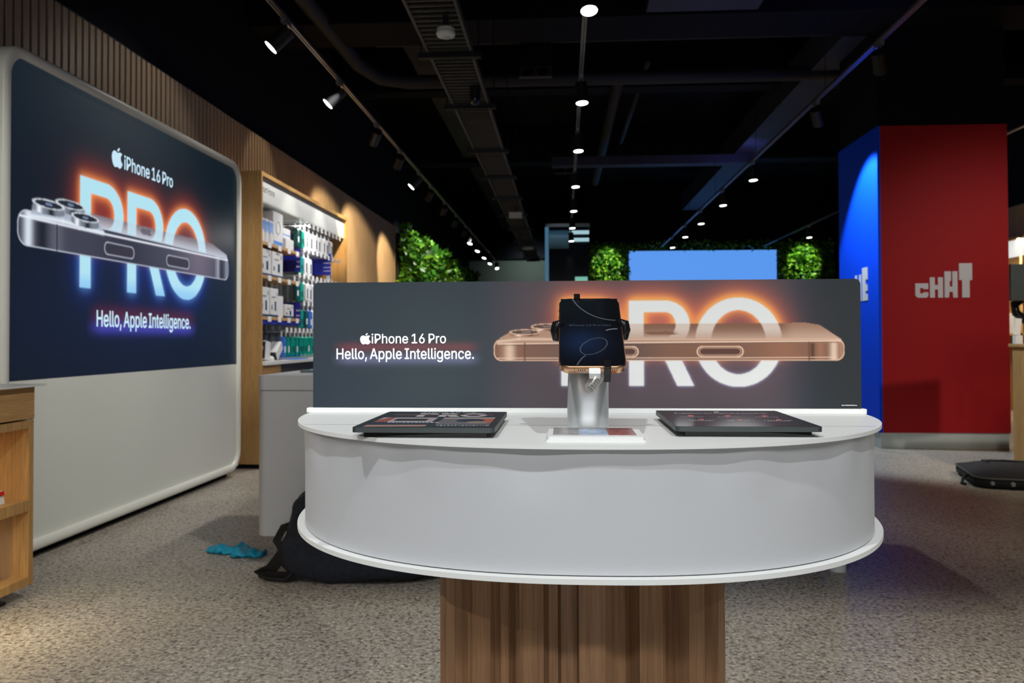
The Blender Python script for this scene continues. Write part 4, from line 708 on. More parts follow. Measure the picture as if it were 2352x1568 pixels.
m = MB(); m.box(PX-.02, PX+.019, PY0+.05, PY1-.06, .085, .098); m.build('ledge', M['cream_edge'], t)
# the lit picture: y across, z up (metres on the wall)
ys = np.linspace(PY0+.05, PY1-.05, 560); zs = np.linspace(2.525, .92, 420)
Y, Z = np.meshgrid(ys, zs); D = 2.525-Z
dx = ys[1]-ys[0]; dz = zs[0]-zs[1]
img = np.zeros(Y.shape+(3,))
img[:] = np.array(lin((17, 27, 38)))
img = over(img, (52, 60, 66), .75*np.exp(-(((Y-4.9)/.8)**2+((Z-2.5)/.42)**2)))
img = over(img, (14, 28, 34), .5*np.exp(-(((Y-6.4)/.6)**2+((Z-2.2)/.7)**2)))
img = over(img, (24, 32, 62), .6*np.exp(-(((Y-4.9)/1.0)**2+((Z-1.25)/.35)**2)))
T, B = 2.525-2.045, 2.525-1.417
masks = pro_masks(Y, D, dict(T=T, B=B, st=.108, bar=.085, P=(4.405, 4.86), R=(4.905, 5.36, 5.265, 5.385), rx=.19, leg=.14, O=(5.70, (T+B)/2, .325, (B-T)/2+.01, .205, (B-T)/2-.085)))
g1 = blur(masks, .028/dx, .028/dz); g2 = blur(masks, .075/dx, .075/dz); g3 = blur(masks, .2/dx)
up = sm(Z, 1.55, 1.75); dn = 1-up
def screen_glow(img, k=1.0):
    img = glow(img, (120, 50, 40), g3*.5*up*k); img = glow(img, (250, 84, 30), g2*.62*up*k); img = glow(img, (255, 165, 80), g1*1.0*up*k)
    img = glow(img, (40, 60, 160), g3*.12*dn*k); img = glow(img, (20, 80, 255), g2*.34*dn*k); img = glow(img, (120, 180, 255), g1*.5*dn*k)
    return img
img = screen_glow(img)
ms = blur(masks, .7)
img = over(img, (178, 226, 240), ms*np.where(Z > 1.52, 1, 1)); img = over(img, (120, 185, 245), ms*sm(-Z, -1.52, -1.42)*.6)
# the phone lying in front of the letters
zt = 1.845; zb = 1.745; zl = 1.625
top = inpoly(Y, Z, [(4.60, 1.845), (6.05, 1.862), (6.14, 1.855), (6.40, 1.80), (6.425, 1.755), (3.93, 1.735), (4.0, 1.78), (4.4, 1.85)])
topc = np.array(lin((120, 110, 118)))[None, None, :]*np.ones(Y.shape+(1,))
lit = sm(-Z, -1.86, -1.745)[..., None]
topc = topc*(1-lit) + np.array(lin((200, 208, 222)))*lit
tp = topc.copy(); refl = ms*sm(Z, 1.745, 1.86)
tp = tp*(1-.85*ms[..., None]) + np.array(lin((196, 226, 240)))*.85*ms[..., None]
img = img*(1-blur(top, .6)[..., None]*.93) + tp*blur(top, .6)[..., None]*.93
bx = rrect(3.885, 6.435, 1.598, 1.775, .07, 8)
bx = [(a, (b if a < 4.3 or b < 1.7 else b-.005)) for a, b in bx]
band = inpoly(Y, Z, bx); band_s = blur(band, .6)
bc = np.zeros(Y.shape+(3,)); bc[:] = np.array(lin((66, 66, 82)))
for c0, w_, cc in ((3.965, .035, (215, 225, 235)), (4.08, .05, (30, 34, 42)), (4.2, .06, (92, 94, 108)), (6.40, .03, (130, 135, 150)), (6.30, .035, (28, 30, 40)), (6.23, .03, (170, 175, 190)), (5.9, .25, (104, 96, 112)), (4.9, .35, (50, 50, 66))):
    bc = over(bc, cc, np.exp(-((Y-c0)/w_)**2))
img = img*(1-band_s[..., None]) + bc*band_s[..., None]
def line(img, P, wd, c, a=1.0):
    for (x0, y0), (x1, y1) in zip(P[:-1], P[1:]):
        L2 = (x1-x0)**2+(y1-y0)**2
        if L2 < 1e-14: continue
        t_ = np.clip(((Y-x0)*(x1-x0)+(Z-y0)*(y1-y0))/L2, 0, 1)
        d_ = np.hypot(Y-(x0+t_*(x1-x0)), Z-(y0+t_*(y1-y0)))
        img = over(img, c, a*np.exp(-(d_/wd)**2))
    return img
img = line(img, bx+[bx[0]], .0035, (190, 200, 216), .85)
img = line(img, [(3.90, 1.742), (4.4, 1.742), (5.5, 1.752), (6.42, 1.758)], .006, (235, 240, 250), .95)
img = line(img, [(4.2, 1.60), (4.2, 1.735)], .006, (30, 32, 40), .9); img = line(img, [(6.22, 1.60), (6.22, 1.75)], .006, (30, 32, 40), .8)
for a, b in ((4.655, 4.985), (5.41, 5.745)):
    cp = rrect(a, b, 1.628, 1.70, .034, 6); img = over(img, (54, 50, 62), inpoly(Y, Z, cp)); img = line(img, cp+[cp[0]], .0038, (176, 182, 196), .85)
# camera bump and three lenses
bump = inpoly(Y, Z, [(3.98, 1.75), (4.0, 1.80), (4.10, 1.83), (4.52, 1.835), (4.60, 1.80), (4.66, 1.745)])
img = over(img, (168, 178, 196), blur(bump, 1)*.9); img = line(img, [(3.98, 1.752), (4.25, 1.762), (4.64, 1.748)], .012, (228, 235, 245), .9)
for cx, cz in ((4.32, 1.862), (4.13, 1.833), (4.46, 1.812)):
    img = over(img, (120, 128, 140), blur(inpoly(Y, Z, [(cx-.135, cz-.035), (cx+.135, cz-.035), (cx+.13, cz), (cx-.13, cz)]) + ell(Y, Z, cx, cz-.035, .135, .022), .8))
    img = over(img, (235, 240, 248), np.exp(-((Y-cx+.08)/.02)**2)*(np.abs(Z-cz+.028) < .026)*(np.abs(Y-cx) < .13))
    img = over(img, (30, 34, 40), np.exp(-((Y-cx-.02)/.03)**2)*(np.abs(Z-cz+.028) < .026)*(np.abs(Y-cx) < .13))
    img = over(img, (206, 214, 224), blur(ell(Y, Z, cx, cz, .135, .023), .8)); img = over(img, (36, 42, 52), blur(ell(Y, Z, cx, cz, .116, .0175), .6))
    img = over(img, (130, 150, 190), .6*ell(Y, Z, cx, cz, .03, .008))
# dark fruit mark on the back of the phone
for q in apple2d(5.14, 1.822, .05):
    q = [(a*1.0+(a-5.14)*2.2, b*1.0) for a, b in q]
    img = over(img, (86, 84, 96), blur(inpoly(Y, Z, q), .5)*.8)
# halo behind the greeting
hb = np.exp(-((Z-1.265)/.055)**2)*sm(Y, 4.45, 4.65)*(1-sm(Y, 5.7, 5.9))
img = glow(img, (120, 30, 25), hb*.35); hb2 = np.exp(-((Z-1.195)/.04)**2)*sm(Y, 4.45, 4.65)*(1-sm(Y, 5.7, 5.9)); img = glow(img, (70, 70, 190), hb2*.6)
grid_face('lit_poster', Y, Z, img, lambda a, b: np.stack([np.full_like(a, PX+.001), a, b], 1), printed('lit_poster_picture', 'picture', e=1.0, base=0, rough=.35), t)['label'] = 'lit poster of a silver smartphone in front of glowing letters PRO'
m = MB()
put_apple(m, .125, (PX+.003, 4.785, 2.163), (0, 1, 0), (0, 0, 1))
put_text(m, 'iPhone 16 Pro', .082, (PX+.003, 4.858, 2.172), (0, 1, 0), (0, 0, 1), bold=.012, width=.635)
put_text(m, 'Hello, Apple Intelligence.', .092, (PX+.003, 4.566, 1.200), (0, 1, 0), (0, 0, 1), bold=.012, width=1.205)
m.build('lettering', emit('cyan_white_letters', lin((198, 230, 246)), 1.0), t)['label'] = 'white fruit mark and letters reading iPhone 16 Pro and Hello, Apple Intelligence.'

# ================================================================== LOW OAK CABINET (left edge)
KX = -2.32
t = thing('oak_cabinet', 'low oak cabinet with lit open niches and a white top, at the left edge', 'cabinet', (-2.55, 2.6, 0))
KY0, KY1 = 1.75, 3.455
m = MB()
m.box(-2.72, -2.69, KY0, KY1, .06, .90)                     # back
m.box(-2.69, KX, KY1-.03, KY1, .06, .90); m.box(-2.69, KX, KY0, KY0+.03, .06, .90)
m.box(-2.69, KX, KY0+.03, KY1-.03, .06, .095); m.box(-2.69, KX, KY0+.03, KY1-.03, .380, .428); m.box(-2.69, KX, KY0+.03, KY1-.03, .738, .772)
m.build('carcass', M['oak'], t)
m = MB(); m.box(-2.69, KX+.004, KY0, KY1-.001, .780, .918); m.build('drawer_front', M['oak_h'], t, bevel=.002)
m = MB(); m.box(-2.69, KX-.05, 2.45, 2.48, .428, .738); m.build('divider', M['oak'], t)
m = MB(); m.box(-2.72, KX+.03, KY0-.02, KY1+.045, .9185, .9265); m.build('worktop', M['white'], t)['label'] = 'thin white worktop'
m = MB(); m.box(KX-.075, KX-.07, KY0+.04, KY1-.035, .10, .378); m.build('glass_front', M['clear'], t)['label'] = 'glass pane of the lower niche'
m = MB(); m.box(-2.69, KX-.002, KY1-.036, KY1-.0305, .772, .780); m.box(KX+.001, KX+.007, KY1-.01, KY1+.002, .772, .776); m.build('trim', M['tagwhite'], t)
for y in (KY1-.16, KY0+.16):
    m = MB(); m.box(KX-.10, KX-.045, y-.05, y+.05, 0, .012); m.cyl((KX-.07, y, .01), (KX-.07, y, .062), .016, n=12); m.build('foot', M['blackmetal'], t)
for z in (.735, .377):
    area((-2.50, 2.6+.3, z-.003), (-2.52, 2.9, 0), 3.6, .28, 1.0, (1, .82, .52), 'niche_led')
t = thing('price_card', 'small red and white price card standing in the upper niche of the oak cabinet', 'price card', (-2.37, 3.29, .428))
m = MB(); m.obox((-2.37, 3.292, .457), (.002, .04, .028), Matrix.Rotation(-.2, 3, 'Y')); m.build('card', M['tagwhite'], t)
m = MB(); m.obox((-2.3675, 3.292, .4745), (.002, .0405, .009), Matrix.Rotation(-.2, 3, 'Y')); m.build('red_band', pbr('red_print', lin((200, 30, 30)), .5), t)
t['org']

# ================================================================== WHITE DISPLAY TABLE (foreground)
TX, TY, TT = .026, 1.29, 1.007
def sup(a, b, n_=2.3, k=160):
    out = []
    for i in range(k):
        u = 2*pi*i/k; c, s_ = cos(u), sin(u)
        out.append((TX + a*math.copysign(abs(c)**(2/n_), c), TY + b*math.copysign(abs(s_)**(2/n_), s_)))
    return out
t = thing('display_table', 'white rounded display table on a faceted brown wooden pedestal in the foreground', 'display table', (TX, TY, 0))
A, Bq = .42, .416
m = MB(); m.prism(sup(A, Bq), lambda x, y, z: (x, y, z), TT-.0048, TT, True); m.build('table_top', M['white'], t, bevel=.0008)['label'] = 'thin white table top'
# skirt: thin wrap with a slightly wavy upper edge
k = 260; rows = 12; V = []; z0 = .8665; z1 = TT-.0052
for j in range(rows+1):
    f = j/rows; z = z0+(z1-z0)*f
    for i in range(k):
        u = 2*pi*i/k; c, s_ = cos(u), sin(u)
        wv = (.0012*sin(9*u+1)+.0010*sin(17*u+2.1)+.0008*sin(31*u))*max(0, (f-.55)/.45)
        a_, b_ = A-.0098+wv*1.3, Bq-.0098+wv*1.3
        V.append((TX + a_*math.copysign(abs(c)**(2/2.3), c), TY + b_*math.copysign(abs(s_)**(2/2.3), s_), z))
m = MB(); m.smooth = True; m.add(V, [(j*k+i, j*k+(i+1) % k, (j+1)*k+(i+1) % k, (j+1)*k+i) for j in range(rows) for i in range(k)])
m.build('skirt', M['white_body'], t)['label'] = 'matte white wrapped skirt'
m = MB(); m.prism(sup(A-.0115, Bq-.0115), lambda x, y, z: (x, y, z), .8655, .8672, True); m.build('shadow_gap', M['black'], t)
m = MB(); m.prism(sup(A+.0005, Bq+.0005), lambda x, y, z: (x, y, z), .8595, .8653, True); m.build('bottom_plate', M['white'], t, bevel=.001)['label'] = 'white lower rim'
m = MB(); m.box(TX-.37, TX+.37, 1.069, 1.0705, TT-.0004, TT+.0003); m.build('seam', M['grey'], t)
# pedestal of upright boards, set proud and back in turn
nb = 17; R0, R1 = .192, .222; prof = []
for i in range(nb):
    a0 = 2*pi*(i+.18)/nb - pi/2
    h = .098
    for da, rr in ((-h*1.05, R0), (-h*.98, R1), (h*.62, R1*1.002), (h*.70, R0+.010), (h*1.30, R0+.007), (h*1.38, R0-.008), (h*2.6, R0-.010)):
        prof.append((TX-.001 + rr*cos(a0+da), TY+.02 + rr*sin(a0+da)))
m = MB(); m.prism(prof, lambda x, y, z: (x, y, z), .02, .859); m.build('pedestal', M['walnut'], t)['label'] = 'brown wooden pedestal of faceted upright boards'
m = MB(); m.cyl((TX, TY, 0), (TX, TY, .02), .25, n=48); m.build('base_plate', M['blackmetal'], t)

# ---- the long board standing on the table
t = thing('poster_board', 'long dark board printed with a copper smartphone, standing on the white display table', 'sign', (.026, 1.25, TT))
m = MB(); m.box(-.397, .447, 1.243, 1.262, TT, TT+.0075); m.build('holder_rail', M['white'], t, bevel=.0008)
BX0, BX1, BZ0, BZ1, BY = -.3885, .4415, 1.0146, 1.2080, 1.2495
outl = rrect(BX0, BX1, BZ0-.006, BZ1, .0085, 6)
m = MB(); m.prism(outl, lambda a, b, c: (a, c, b), BY+.0002, BY+.0052); m.build('panel', M['edge'], t)
xs_ = np.linspace(0, 1, 900); ys_ = np.linspace(0, 1, 211)
U, W_ = np.meshgrid(xs_, ys_)
X = 713 + U*1262; Yp = 645 + W_*293                    # print units: 1262 wide, 293 high
sx = 1262/899.; sy = 293/210.
img = np.zeros(X.shape+(3,)); img[:] = np.array(lin((50, 60, 72)))
img = over(img, (62, 74, 78), .9*np.exp(-(((X-1010)/170)**2+((Yp-800)/190)**2)))
img = over(img, (84, 76, 82), .95*sm(X, 1080, 1230)*(1-sm(X, 1760, 1900)))
img = over(img, (48, 52, 54), sm(X, 1790, 1930)*.9)
Lb = dict(T=692, B=886.5, st=33.5, bar=26, P=(1297, 1434), R=(1453, 1592, 1563, 1601), rx=56, leg=42, O=(1702, 787.5, 98, 101.5, 62, 73))
mk = pro_masks(X, Yp, Lb)
g0 = blur(mk, 3.5/sx, 3.5/sy); g1 = blur(mk, 10/sx, 10/sy); g2 = blur(mk, 26/sx, 26/sy); g3 = blur(mk, 60/sx, 60/sy)
up = 1-sm(Yp, 790, 850); dn = 1-up
shift = int(9/sy); g2u = np.roll(g2, -shift, 0); g1u = np.roll(g1, -int(5/sy), 0)
img = glow(img, (130, 50, 34), g3*1.25*up); img = glow(img, (214, 92, 26), g2u*1.5*up); img = glow(img, (255, 180, 50), g1u*1.15*up)
img = glow(img, (110, 56, 42), g3*.45*dn); img = glow(img, (120, 90, 112), g2*.35*dn); img = glow(img, (190, 190, 250), g0*.5*dn)
img = np.clip(img, 0, .95)
mks = blur(mk, .8); img = over(img, (240, 242, 240), mks)
Y, Z = X, Yp
# phone: top surface
tops = inpoly(X, Yp, [(1300, 745), (1855, 744), (1884, 749), (1934, 783), (1150, 788), (1156, 776), (1180, 764), (1290, 764)])
tc_ = np.zeros(X.shape+(3,)); f_ = sm(Yp, 745, 784)[..., None]
tc_[:] = np.array(lin((168, 128, 106))); tc_ = tc_*(1-f_*.7) + np.array(lin((222, 188, 166)))*f_*.7
tc_ = over(tc_, (128, 88, 68), (1-mks)*(1-sm(Yp, 745, 790))*.8*sm(X, 1400, 1500)*(1-sm(X, 1790, 1830)))
tc_ = tc_*(1-.75*(mks*(1-sm(Yp, 752, 786)))[..., None]) + np.array(lin((240, 226, 214)))*.75*(mks*(1-sm(Yp, 752, 786)))[..., None]
tsm = blur(tops, .6)[..., None]; img = img*(1-tsm) + tc_*tsm
bx = rrect(1142, 1937, 781, 828.5, 17, 8)
bs = blur(inpoly(X, Yp, bx), .6)[..., None]
bc = np.zeros(X.shape+(3,)); bc[:] = np.array(lin((136, 98, 80)))
for c0, w_, cc in ((1158, 8, (150, 108, 88)), (1178, 13, (248, 214, 184)), (1202, 7, (150, 104, 84)), (1300, 80, (128, 98, 86)), (1450, 60, (104, 84, 78)), (1650, 70, (140, 100, 80)), (1800, 50, (160, 112, 86)), (1868, 5, (80, 54, 44)), (1885, 10, (168, 118, 92)), (1915, 9, (246, 214, 188)), (1931, 4, (190, 140, 112))):
    bc = over(bc, cc, .9*np.exp(-((X-c0)/w_)**2))
bc = over(bc, (206, 160, 134), .8*(1-sm(Yp, 783, 793)))
bc = bc*(1+.10*(rng.random(X.shape)-.5))[..., None]
img = img*(1-bs) + bc*bs
img = line(img, bx+[bx[0]], 1.3, (238, 196, 168), .9)
img = line(img, [(1150, 790), (1300, 789), (1600, 787), (1930, 785)], 1.6, (250, 222, 200), .95)
img = line(img, [(1160, 793.5), (1300, 792.5), (1600, 790.5), (1925, 788)], 1.0, (110, 74, 60), .8)
img = line(img, [(1150, 823), (1500, 823), (1700, 823), (1920, 822)], 1.2, (246, 210, 186), .8)
for xx in (1213, 1860): img = line(img, [(xx, 789), (xx, 828)], 2.2, (118, 80, 64), .9)
for a, b, ca in ((1609, 1712, (92, 62, 54)), (1372, 1474, (92, 66, 60))):
    cp = rrect(a, b, 797.5, 820, 11, 6); img = over(img, ca, inpoly(X, Yp, cp)*.9); img = line(img, cp+[cp[0]], 1.5, (248, 206, 176), .9)
    cp = rrect(a+5, b-5, 801, 816, 7.5, 6); img = line(img, cp+[cp[0]], 1.0, (226, 180, 152), .6)
# camera bump, lenses
bp_ = inpoly(X, Yp, [(1146, 786), (1162, 773), (1180, 763), (1300, 754), (1310, 787)])
img = over(img, (190, 150, 126), blur(bp_, 1)); img = line(img, [(1150, 785), (1200, 779), (1300, 780)], 3.0, (246, 214, 190), .8)
for cx, cy, rx in ((1262, 750, 35), (1213, 763, 36)):
    img = over(img, (172, 128, 104), blur(inpoly(X, Yp, [(cx-rx, cy), (cx+rx, cy), (cx+rx-3, cy+10), (cx-rx+3, cy+10)]), .7))
    img = over(img, (250, 226, 204), np.exp(-((X-cx+14)/7)**2)*(np.abs(Yp-cy-5) < 5)*(np.abs(X-cx) < rx))
    img = over(img, (104, 72, 56), np.exp(-((X-cx-12)/9)**2)*(np.abs(Yp-cy-5) < 5)*(np.abs(X-cx) < rx))
    img = over(img, (224, 184, 158), blur(ell(X, Yp, cx, cy, rx, 6.6), .6)); img = over(img, (98, 78, 70), blur(ell(X, Yp, cx, cy, rx-5, 4.6), .6))
    img = over(img, (176, 150, 138), .6*ell(X, Yp, cx+4, cy, 12, 1.6))
for q in apple2d(0, 0, 1.0):
    q = [(1530+b*0+a*84, 765.5-b*9) for a, b in q]
    img = over(img, (134, 92, 72), blur(inpoly(X, Yp, q), .5)*.9)
hb = sm(X, 750, 800)*(1-sm(X, 1075, 1120))
img = glow(img, (150, 38, 38), .42*hb*np.exp(-((Yp-797)/11)**2)); img = glow(img, (150, 150, 200), .33*hb*np.exp(-((Yp-825)/12)**2))
r_ = 13; out = np.zeros(X.shape, bool)
ins_x = (BX1-BX0); 
def bf(a, b):
    xx = BX0 + (a-713)/1262*(BX1-BX0); zz = BZ1 - (b-645)/293*(BZ1-BZ0)
    zz = zz + ((xx-BX0)/(BX1-BX0)-.0)*0
    # round the two upper corners of the print
    r = .0085
    for sx_, xc in ((-1, BX0+r), (1, BX1-r)):
        k_ = ((xx-xc)*sx_ > 0) & (zz > BZ1-r)
        d_ = np.hypot(xx-xc, zz-(BZ1-r)); f2 = np.where(k_ & (d_ > r), r/np.maximum(d_, 1e-9), 1)
        xx = np.where(k_, xc+(xx-xc)*f2, xx); zz = np.where(k_, BZ1-r+(zz-BZ1+r)*f2, zz)
    return np.stack([xx, np.full_like(xx, BY), zz], 1)
grid_face('printed_face', X, Yp, img, bf, printed('glowing_board_print', 'picture', e=.43, base=.42, rough=.4), t)['label'] = 'dark print with a copper smartphone in front of glowing letters PRO'  # print also emits, to stand brighter than the room light makes it
def bpt(x, y): return (BX0 + (x-713)/1262*(BX1-BX0), BY-.0004, BZ1 - (y-645)/293*(BZ1-BZ0))
kx = (BX1-BX0)/1262
m = MB()
put_apple(m, 26.5*kx, bpt(838.5, 790.5), (1, 0, 0), (0, 0, 1))
put_text(m, 'iPhone 16 Pro', 22*kx, bpt(851.5, 788.0), (1, 0, 0), (0, 0, 1), bold=.008, width=178.5*kx)
put_text(m, 'Hello, Apple Intelligence.', 24.5*kx, bpt(767, 824.5), (1, 0, 0), (0, 0, 1), bold=.008, width=329*kx)
m2 = MB(); dashes(m2, bpt(1931, 931.5), (1, 0, 0), (0, 0, 1), 34*kx, 2.4*kx, 9); m2.build('fine_print', M['tagwhite'], t)
m.build('lettering', emit('glowing_print_letters', (.34, .34, .35), 1.0), t)['label'] = 'white fruit mark and letters reading iPhone 16 Pro and Hello, Apple Intelligence.'  # letters given emission along with the print
bpy.data.materials['glowing_print_letters'].node_tree.nodes['Principled BSDF'].inputs['Base Color'].default_value = (.9, .9, .9, 1)

# ---- phone on its stand
t = thing('phone_stand', 'silver display stand holding a smartphone in front of the long board', 'phone stand', (.030, 1.045, TT))
def oval(z, cx, cy, a, b, k=40, n_=2.4): return [(cx + a*math.copysign(abs(cos(2*pi*i/k))**(2/n_), cos(2*pi*i/k)), cy + b*math.copysign(abs(sin(2*pi*i/k))**(2/n_), sin(2*pi*i/k)), z) for i in range(k)]
V = []; k = 40
lv = [(TT, .0262, .0215, 1.050, .030), (TT+.004, .0264, .0215, 1.050, .030), (1.04, .0262, .021, 1.052, .0305), (1.07, .0260, .020, 1.056, .031), (1.085, .0258, .0165, 1.062, .0315), (1.094, .0250, .010, 1.070, .0315)]
for z, a, b, cy, cx in lv: V += oval(z, cx, cy, a, b)
m = MB(); m.smooth = True; m.add(V, [(j*k+i, j*k+(i+1) % k, (j+1)*k+(i+1) % k, (j+1)*k+i) for j in range(len(lv)-1) for i in range(k)]); m.smooth = False; m.add(V[-k:], [tuple(range(k))])
m.build('column', M['alu'], t)['label'] = 'brushed silver oval column'
# phone frame of reference
tilt = atan2(.083, .137)
PC = Vector((.0328, 1.008, 1.1265)); ex = Vector((1, 0, 0)); ey = Vector((0, cos(tilt), sin(tilt))); en = ex.cross(ey)
en = Vector((0, -sin(tilt), cos(tilt)))
def pf(a, b, c): return tuple(PC + ex*a + ey*b + en*c)
m = MB(); m.cyl(pf(0, -.005, -.035), pf(0, -.005, -.0085), .022, .03, n=28); m.build('neck', M['plastic_black'], t)
m = MB(); m.prism(rrect(-.026, .026, -.03, .03, .006), pf, -.0125, -.0075); m.build('back_plate', M['plastic_black'], t)
def claw(a, b, da, db, nm='clamp_arm'):
    m = MB(); m.tube([pf(a*.45, b*.45, -.011), pf(a*.9, b*.9, -.012), pf(a+da*.003, b+db*.003-.004, -.010), pf(a+da*.0045, b+db*.0045-.002, -.002), pf(a+da*.0035, b+db*.0035, .005), pf(a-da*.004, b-db*.004, .0075)], [.006, .006, .0065, .0065, .006, .0048], 10)
    return m
m = claw(-.0388, .012, -1, 0); m.build('clamp_arm', M['plastic_black'], t)
m = claw(.0388, .014, 1, 0); m.build('clamp_arm', M['plastic_black'], t)
for a, b in ((-.0372, .013), (.0372, .015)):
    m = MB(); c0 = Vector(pf(a, b, .0068)); m.lathe([(0, .0035), (.003, .003), (.0047, 0), (.004, -.003), (0, -.0035)], c0, 16); m.build('rubber_tip', M['plastic_black'], t)
m = MB(); m.prism(rrect(-.0195, -.0115, .0785, .087, .0015), pf, -.009, .0068); m.prism(rrect(-.0195, -.0115, .0745, .087, .0015), pf, .0052, .0085); m.build('clamp_arm', M['plastic_black'], t, bevel=.0008)
m = MB(); m.prism(rrect(.0125, .0205, -.0885, -.080, .0015), pf, -.012, .0068); m.prism(rrect(.0125, .0205, -.0885, -.0735, .0015), pf, .0052, .0085); m.build('clamp_arm', M['plastic_black'], t, bevel=.0008)
# smartphone
ph = thing('smartphone', 'rose gold smartphone with a dark screen, clamped on the silver stand', 'smartphone', tuple(PC))
hw, hh = .0388, .0815
def rounded_slab(mb, w_, h_, r, c0, c1, ch):
    outs = [(rrect(-w_+ch, w_-ch, -h_+ch, h_-ch, r-ch, 10), c0), (rrect(-w_, w_, -h_, h_, r, 10), c0+ch), (rrect(-w_, w_, -h_, h_, r, 10), c1-ch), (rrect(-w_+ch, w_-ch, -h_+ch, h_-ch, r-ch, 10), c1)]
    n_ = len(outs[0][0]); V = [pf(a, b, c) for o, c in outs for a, b in o]
    sm_ = mb.smooth; mb.smooth = True
    mb.add(V, [(j*n_+i, j*n_+(i+1) % n_, (j+1)*n_+(i+1) % n_, (j+1)*n_+i) for j in range(3) for i in range(n_)]); mb.smooth = False
    mb.add(V[:n_], [tuple(range(n_-1, -1, -1))]); mb.add(V[-n_:], [tuple(range(n_))]); mb.smooth = sm_
m = MB(); rounded_slab(m, hw, hh, .0135, -.0055, .0045, .0009); m.build('body', M['gold'], ph)['label'] = 'rose gold metal body'
m = MB(); rounded_slab(m, hw-.0009, hh-.0009, .0128, .0044, .0049, .0001); m.build('glass', M['plastic_black'], ph)
# picture on the screen
gx = np.linspace(-hw+.0022, hw-.0022, 150); gy = np.linspace(hh-.0022, -hh+.0022, 300); GX, GY = np.meshgrid(gx, gy)
Y, Z = GX, GY
im = np.zeros(GX.shape+(3,)); im[:] = np.array(lin((6, 9, 13)))
im = over(im, (24, 42, 74), .95*np.exp(-(((GX+.010)/.026)**2+((GY+.028)/.030)**2)))
im = over(im, (22, 32, 40), .5*sm(GY, -.02, .07)*(1-sm(GX, .0, .034)))
def arc(im, cx, cy, rx, ry, a0, a1, c, wd=.00045, al=.8, rot=0):
    P = []
    for i in range(40):
        a = radians(a0+(a1-a0)*i/39); x, y = rx*cos(a), ry*sin(a)
        P.append((cx + x*cos(rot)-y*sin(rot), cy + x*sin(rot)+y*cos(rot)))
    return line(im, P, wd, c, al)
im = arc(im, .033, .115, .059, .092, 176, 268, (130, 142, 150), .0006, .75)
im = arc(im, .0025, -.038, .021, .013, 0, 360, (110, 120, 130), .00045, .7, rot=.95)
im = arc(im, .030, -.048, .030, .050, 112, 86, (150, 160, 166), .0006, .8)
im = arc(im, .012, -.098, .032, .050, 180, 128, (120, 130, 138), .0005, .7)
scr = grid_face('screen', GX, GY, im, lambda a, b: np.stack([PC[0]+a, PC[1]+ey[1]*b+en[1]*.00505, PC[2]+ey[2]*b+en[2]*.00505], 1), printed('phone_picture', 'picture', e=.7, base=.0, rough=.06), ph)
scr['label'] = 'dark screen with thin curved lines'
m = MB(); put_text(m, 'iPhone 16 Pro Max', .0042, pf(-.0265, .0085, .0053), ex, ey, bold=.004, width=.052); m.build('lettering', emit('dim_letters', lin((48, 56, 72)), 1), ph)['label'] = 'faint letters iPhone 16 Pro Max'
m = MB(); m.prism(rrect(-.009, .009, .0735, .0775, .002), pf, .0048, .00515); m.build('front_camera', M['black'], ph)
# holes along the lower edge, antenna joins and side buttons
m = MB()
for a in (-.0165, -.0140, -.0115, -.0090, .0225, .0250, .0275): m.cyl(pf(a, -hh+.0003, -.0004), pf(a, -hh-.00012, -.0004), .00075, n=10)
m.build('speaker_hole', M['black'], ph)
m = MB(); m.prism([(-.0212, -hh-.0001), (-.0204, -hh-.0001), (-.0204, -hh+.002), (-.0212, -hh+.002)], pf, -.0046, .0036); m.build('antenna_line', pbr('brown_line', lin((150, 108, 80)), .5), ph)
for b0, b1 in ((.052, .058), (.032, .042), (.018, .028)):
    m = MB(); m.prism([(-hw-.0006, b0), (-hw+.001, b0), (-hw+.001, b1), (-hw-.0006, b1)], pf, -.0018, .0008); m.build('side_button', M['gold'], ph)
# plug and coiled tether
t = thing('charging_cable', 'white plug and clear coiled cord under the smartphone', 'cable', tuple(pf(.0, -.09, 0)))
m = MB(); m.prism(rrect(-.0045, .0085, -.0935, -.0817, .002), pf, -.0040, .0028); m.build('plug', M['white'], t, bevel=.001)['label'] = 'white moulded plug'
c0 = Vector((.031, 1.005, 1.0590)); c1 = Vector((.047, 1.030, 1.079))
ax = (c1-c0).normalized(); u_ = ax.orthogonal().normalized(); v_ = ax.cross(u_); P = []
for i in range(220):
    f = i/219; a = f*2*pi*8.5; rr = .0058 + .001*sin(f*pi)
    P.append(c0 + (c1-c0)*f + u_*cos(a)*rr + v_*sin(a)*rr)
P0 = Vector(pf(.003, -.0935, -.001)); st_ = [P0, P0 + Vector((-.003, -.001, -.006)), (P0+P[0])/2 + Vector((-.006, 0, -.004)), P[0]]
m = MB(); m.tube(st_ + P[1:] + [Vector((.048, 1.040, 1.090)), Vector((.040, 1.046, 1.100))], .00125, 8); m.build('coiled_cord', M['white_cable'], t)

